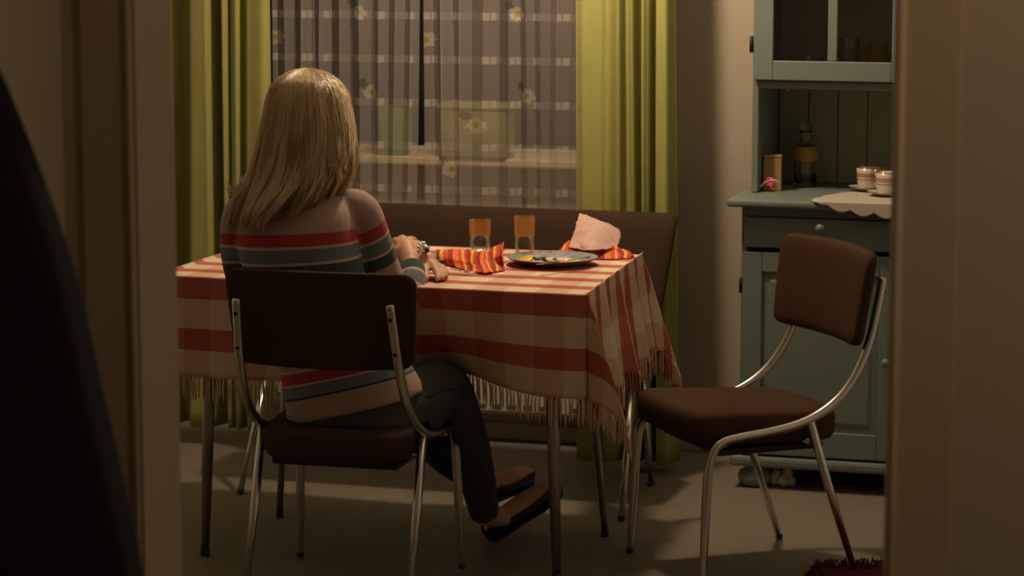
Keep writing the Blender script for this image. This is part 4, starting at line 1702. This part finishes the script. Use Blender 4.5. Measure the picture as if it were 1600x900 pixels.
# pocket seam and rivets on the right hip
seam = spline([Wp(670, 566, 6.55), Wp(678, 592, 6.50), Wp(694, 606, 6.53), Wp(714, 606, 6.66)], 8)


def snap(obj_, pts, lift):
    """lay points on an object's surface, seen from the hip's outer side"""
    dg = bpy.context.evaluated_depsgraph_get()
    out = []
    for q in pts:
        ok, loc, nrm, idx = obj_.closest_point_on_mesh(q - P0)
        out.append(loc + nrm * lift)
    return out


MB().tube(snap(jeans, seam, .0004), .0014, 6).build('pocket_seam', M['rubber'], jeans)
MB().tube(snap(jeans, spline([Wp(680, 570, 6.53), Wp(686, 584, 6.52), Wp(690, 596, 6.53)], 5), .0004), .0014, 6).build('pocket_seam', M['rubber'], jeans)
for u, v in ((672, 588), (652, 650)):
    q = snap(jeans, [Wp(u, v, 6.47)], .001)[0]
    MB().ball(q, .0042, 10, 6).build('rivet', M['silver'], jeans)

# ---- sweater
sm = MB()
SW = [(556, 637, 6.59, .172, .130), (555, 630, 6.59, .175, .132), (545, 598, 6.59, .166, .125), (526, 550, 6.595, .153, .117), (501, 500, 6.60, .146, .112), (483, 450, 6.605, .148, .114), (469, 400, 6.61, .152, .116), (463, 360, 6.615, .154, .110), (466, 332, 6.625, .142, .096), (472, 312, 6.635, .110, .078), (477, 298, 6.645, .074, .064), (479, 288, 6.648, .060, .058)]
cs, rs = blendrings(SW)
def hem_tilt(z):
    return float(np.interp(z, [.48, .60, .75, .90], [.26, .20, .10, .055]))


sm.loft([ring(c, r.x, r.y, 0, 28, 2.3, (hem_tilt(c.z), 0)) for c, r in zip(cs, rs)], True)
SLR = [(540, 328, 6.635, .052), (560, 332, 6.64, .056), (576, 370, 6.66, .0545), (590, 410, 6.69, .053), (606, 450, 6.72, .050), (622, 484, 6.76, .046), (638, 462, 6.82, .041), (644, 437, 6.86, .037), (643, 415, 6.90, .034)]
SLL = [(398, 328, 6.635, .052), (382, 336, 6.64, .055), (376, 372, 6.67, .0535), (378, 412, 6.72, .050), (390, 440, 6.79, .046), (440, 430, 6.88, .041), (520, 412, 6.96, .036), (585, 403, 6.995, .033)]
cr_ = limb(sm, SLR, ends=False)
cl_ = limb(sm, SLL, ends=False)
sw = fuse('sweater', sm, M['sweater'], wm, .0062, 5, P0)
# stripe coordinate: height on the trunk, distance from the shoulder on the sleeves
me = sw.data
nv = len(me.vertices)
co = np.empty(nv * 3)
me.vertices.foreach_get('co', co)
co = co.reshape(-1, 3) + np.array(P0)


def along(curve, pts):
    C = np.array([tuple(p__) for p__ in curve])
    seg = np.linalg.norm(np.diff(C, axis=0), axis=1)
    cum = np.concatenate([[0], np.cumsum(seg)])
    best = np.full(len(pts), 1e9)
    sv = np.zeros(len(pts))
    for i in range(len(C) - 1):
        d = C[i + 1] - C[i]
        t = np.clip(((pts - C[i]) @ d) / (d @ d), 0, 1)
        dist = np.linalg.norm(pts - (C[i] + t[:, None] * d), axis=1)
        m = dist < best
        best[m] = dist[m]
        sv[m] = cum[i] + t[m] * seg[i]
    return best, sv, cum[-1]


axis = np.array([tuple(c) for c in cs])
ctr = np.stack([np.interp(co[:, 2], axis[:, 2], axis[:, k]) for k in range(2)], 1)
rad = np.stack([np.interp(co[:, 2], axis[:, 2], [getattr(r, k) for r in rs]) for k in 'xy'], 1)
q_ = (co[:, :2] - ctr) / rad
trunk = np.sqrt((np.abs(q_) ** 2.3).sum(1)) ** .87
zt__ = np.clip(co[:, 2] - .1 * (co[:, 0] - ctr[:, 0]), .3, 1.1)
stripe = co[:, 2] - np.interp(zt__, [.48, .60, .75, .90], [.26, .20, .10, .055]) * (co[:, 0] - ctr[:, 0])
for curve in (cr_, cl_):
    dist, s, L = along(curve, co)
    a = np.where(s < .30, .985 - s, .800 + (L - s) * 1.0)
    rr = np.interp(s / L, [0, .15, .6, 1], [.058, .058, .05, .038])
    near = (dist < rr * 1.12) & (trunk > 1.02) & (s > .012)
    if curve is cl_:
        near &= s > .20                     # the left sleeve carries the trunk's stripes on
    stripe = np.where(near, a, stripe)
# soften the seam between sleeve and trunk a little
at = me.attributes.new('stripe', 'FLOAT', 'POINT')
at.data.foreach_set('value', stripe.astype(np.float32))
# neckline rib
MB().tube([q - P0 for q in ring(Wp(479, 289, 6.648), .060, .058, 0, 24)] + [ring(Wp(479, 289, 6.648), .060, .058, 0, 24)[0] - P0], .006, 8).build('neck_rib', M['sweater'], sw)

# ---- silver bracelet on the left wrist
wc = Wd(657, 397, 6.985)
ax = (Wd(668, 405, 6.97) - Wd(640, 398, 6.99)).normalized()
s1 = ax.cross(Vector((0, 0, 1))).normalized()
s2 = s1.cross(ax).normalized()
br = MB()
for k in range(16):
    a = 2 * PI * k / 16
    c = wc + (s1 * cos(a) + s2 * sin(a)) * .0285 - P0
    br.ball(c, .0068, 8, 6)
bl = br.build('bracelet', M['silver'], wm)
bl['label'] = 'chunky silver bracelet on her left wrist'
MB().ball(Wd(664, 389, 6.95) - P0, (.013, .011, .012), 14, 8).build('watch_case', M['silver'], bl)
MB().ball(Wd(667, 391, 6.941) - P0, (.007, .006, .007), 12, 6).build('watch_dial', M['rubber'], bl)

# ---- flat shoes
for heel, ank, toe in ((HEEL_R, ANK_R, TOE_R), (HEEL_L, ANK_L, TOE_L)):
    d = (toe - heel).normalized()
    side = d.cross(Vector((0, 0, 1))).normalized()
    up = side.cross(d).normalized()
    if up.z < 0:
        up = -up
    L = (toe - heel).length + .03
    st = heel - d * .024
    rings = []
    for t, w, hh in ((0, .012, .020), (.04, .024, .030), (.12, .030, .032), (.3, .033, .020), (.5, .036, .017), (.7, .038, .022), (.85, .034, .026), (.95, .024, .022), (1, .008, .012)):
        c = st + d * (L * t) - up * .030
        rg_ = []
        for k in range(20):
            a = PI + PI * k / 19
            rg_.append(c + side * (w * cos(a)) + up * (hh + .014 + (hh + .012) * -abs(sin(a)) ** .6))
        rings.append([q - P0 for q in rg_])
    upper = MB().loft(rings, False, closed=False).build('shoe', M['shoe'], wm, solid=.004)
    sol = MB()
    r2 = []
    for t, w in ((0, .012), (.04, .023), (.15, .028), (.4, .029), (.65, .036), (.85, .032), (.95, .022), (1, .006)):
        c = st + d * (L * t) - up * .0315
        r2.append([q - P0 for q in (c - side * w, c + side * w, c + side * w - up * .007, c - side * w - up * .007)])
    sol.loft(r2, True).build('sole', M['shoe_sole'], upper, bevel=.002)
    # toe box closes the front
    c = st + d * (L * .86) - up * .014
    tb = []
    for t, w, hh in ((.66, .030, .012), (.74, .034, .020), (.82, .034, .023), (.9, .030, .020), (.97, .018, .013), (1.0, .004, .004)):
        cc = st + d * (L * t) - up * .026
        tb.append([cc + side * (w * 1.02 * cos(PI * k / 11)) + up * (hh * 1.25 * sin(PI * k / 11)) - P0 for k in range(12)])
    MB().loft(tb, False, closed=False).build('toe_box', M['shoe'], upper, solid=.003)

# ---- shoulder-length blonde hair: a cap and thousands of strands gathered in locks
HS = [  # v, centre u, half width px, d of the middle, depth radius
    (106, 482, 1, 6.655, .070), (111, 482, 26, 6.655, .086), (120, 482, 42, 6.655, .096), (138, 482, 57, 6.655, .104), (165, 482, 68, 6.655, .110), (200, 481, 76, 6.655, .114), (240, 478, 82, 6.655, .118), (275, 473, 88, 6.655, .128), (300, 463, 90, 6.655, .148), (330, 450, 84, 6.655, .176), (370, 438, 78, 6.655, .190)]
hv = [h[0] for h in HS]


def hair_pt(v, phi, k=1.0):
    """phi 0 = towards the viewer, positive to the right"""
    u = interp(v, hv, [h[1] for h in HS])
    rx = interp(v, hv, [h[2] for h in HS]) / 640 * k
    ry = interp(v, hv, [h[4] for h in HS]) * k
    if v < 165:                              # the crown is a dome
        t = min(1, (165 - v) / 59)
        c_ = math.sqrt(max(0, 1 - t * t))
        rx, ry = 68 / 640 * k * c_, .110 * k * c_
    c = Wp(u, v, 6.655)
    return Vector((c.x + rx * sin(phi), c.y - ry * cos(phi) - .015 * max(0, (150 - v) / 44), c.z + (k - 1) * .10 * max(0, (165 - v) / 59)))


end_phi = [math.radians(a) for a in (-140, -110, -85, -60, -40, -15, 10, 40, 70, 100, 140)]
end_v = [296, 298, 314, 340, 344, 330, 316, 300, 291, 286, 280]
PHI_MAX = math.radians(128)
cap = MB()
rings = []
for i in range(26):
    row = []
    for j in range(61):
        phi = -PHI_MAX + 2 * PHI_MAX * j / 60
        ve = min(interp(phi, end_phi, end_v) - 14, 326)
        v = 107 + (ve - 107) * i / 25
        row.append(hair_pt(v, phi, .93))
    rings.append(row)
b0 = len(cap.v)
cap.grid(rings)
hm = cap
tones = [.28] * len(hm.v)
rh = random.Random(21)
locks = []
for k in range(96):
    phi = rh.uniform(-PHI_MAX, PHI_MAX)
    locks.append((phi, rh.uniform(-.16, .16), rh.uniform(0, 6.28), rh.random(), rh.uniform(-24, 16)))
NS = 10
for s in range(5600):
    lk_ = locks[rh.randrange(len(locks))]
    phi0 = lk_[0] + rh.gauss(0, .13)
    if abs(phi0) > PHI_MAX:
        continue
    ve = interp(phi0, end_phi, end_v) + lk_[4] + rh.gauss(0, 7)
    v0 = 106 + rh.random() ** 2 * 40
    lay = rh.uniform(.93, 1.0) + .035 * (lk_[3] - .4)
    pts = []
    for i in range(NS + 1):
        t = i / NS
        v = v0 + (ve - v0) * t
        clump = t ** 1.3 * .80
        phi = phi0 * (1 - clump) + (lk_[0] + lk_[1] * t) * clump
        phi += .075 * sin(lk_[2] + 5.5 * t) * t + .022 * sin(s * 1.7 + 7 * t) * t
        k = lay * (1 + .05 * sin(lk_[2] * 2 + 5.5 * t) * t)
        if phi > .4:                       # right side turns under at the tips
            k *= 1 - .14 * max(0, t - .80) / .2 * min(1, (phi - .4) * 2)
        elif phi < -.9:
            k *= 1 + .10 * max(0, t - .85) / .15 * lk_[3]
        pts.append(hair_pt(v, phi, k) - Vector((0, 0, 0)))
    w = rh.uniform(.0008, .0014)
    b = len(hm.v)
    hm.tube(pts, [w * .8] + [w] * (NS - 2) + [w * .8, w * .25], 3)
    tone = .02 + 1.0 * lk_[3] ** 1.1 + rh.gauss(0, .10)
    for i in range(NS + 1):
        t = i / NS
        tones += [tone * (.75 + .25 * min(1, t * 4)) + .12 * (t > .6) * (t - .6)] * 3
outer = [(rh.uniform(-1.7, 1.7), rh.uniform(-.15, .15), rh.uniform(0, 6.28), rh.uniform(-10, 16)) for k in range(46)]
for s in range(900):
    lk_ = outer[rh.randrange(len(outer))]
    phi0 = lk_[0] + rh.gauss(0, .035)
    ve = interp(phi0, end_phi, end_v) + lk_[3] + rh.gauss(0, 5)
    v0 = 110 + rh.random() * 25
    pts = []
    for i in range(NS + 1):
        t = i / NS
        phi = phi0 * (1 - .5 * t) + (lk_[0] + lk_[1] * t) * .5 * t + .09 * sin(lk_[2] + 5 * t) * t
        k = 1.0 + .025 * sin(2 * lk_[2] + 5 * t) * t + rh.uniform(-.003, .003)
        if phi > .4:
            k *= 1 - .13 * max(0, t - .8) / .2 * min(1, (phi - .4) * 2)
        pts.append(hair_pt(v0 + (ve - v0) * t, phi, k))
    hm.tube(pts, [.0008] + [.0012] * (NS - 1) + [.0004], 3)
    tone = rh.uniform(.62, 1.0) if lk_[2] < 4.4 else rh.uniform(0, .12)
    tones += [tone] * 3 * (NS + 1)
for s in range(700):                        # hairline over the forehead
    phi0 = rh.choice((-1, 1)) * rh.uniform(PHI_MAX - .1, PI + .05)
    ve = rh.uniform(128, 146) + (40 if abs(phi0) < 2.5 else 0) * rh.random()
    pts = [hair_pt(107 + (ve - 107) * i / 6, phi0 * (1 - .06 * i / 6), .99 + .02 * rh.random()) for i in range(7)]
    hm.tube(pts, [.0010] * 6 + [.0004], 3)
    tones += [rh.uniform(.3, .9)] * 21
# flicks at the left
for k in range(36):
    c0 = Wp(rh.uniform(372, 392), rh.uniform(272, 300), rh.uniform(6.56, 6.64))
    e0 = Wp(rh.choice((352, 356, 372)) + rh.uniform(-4, 8), rh.uniform(282, 300), rh.uniform(6.55, 6.62))
    m0 = (c0 + e0) / 2 + Vector((0, 0, -.02))
    b = len(hm.v)
    hm.tube(spline([c0, m0, e0], 4), [.0011] * 8 + [.0003], 3)
    tones += [.85] * (len(hm.v) - b)
hm.v = [tuple(Vector(q) - P0) for q in hm.v]
hair = hm.build('hair', M['hair'], wm, recalc=False)
hair['label'] = 'shoulder-length blonde hair'
ta = hair.data.attributes.new('tone', 'FLOAT', 'POINT')
ta.data.foreach_set('value', np.clip(np.array(tones, dtype=np.float32), 0, 1))
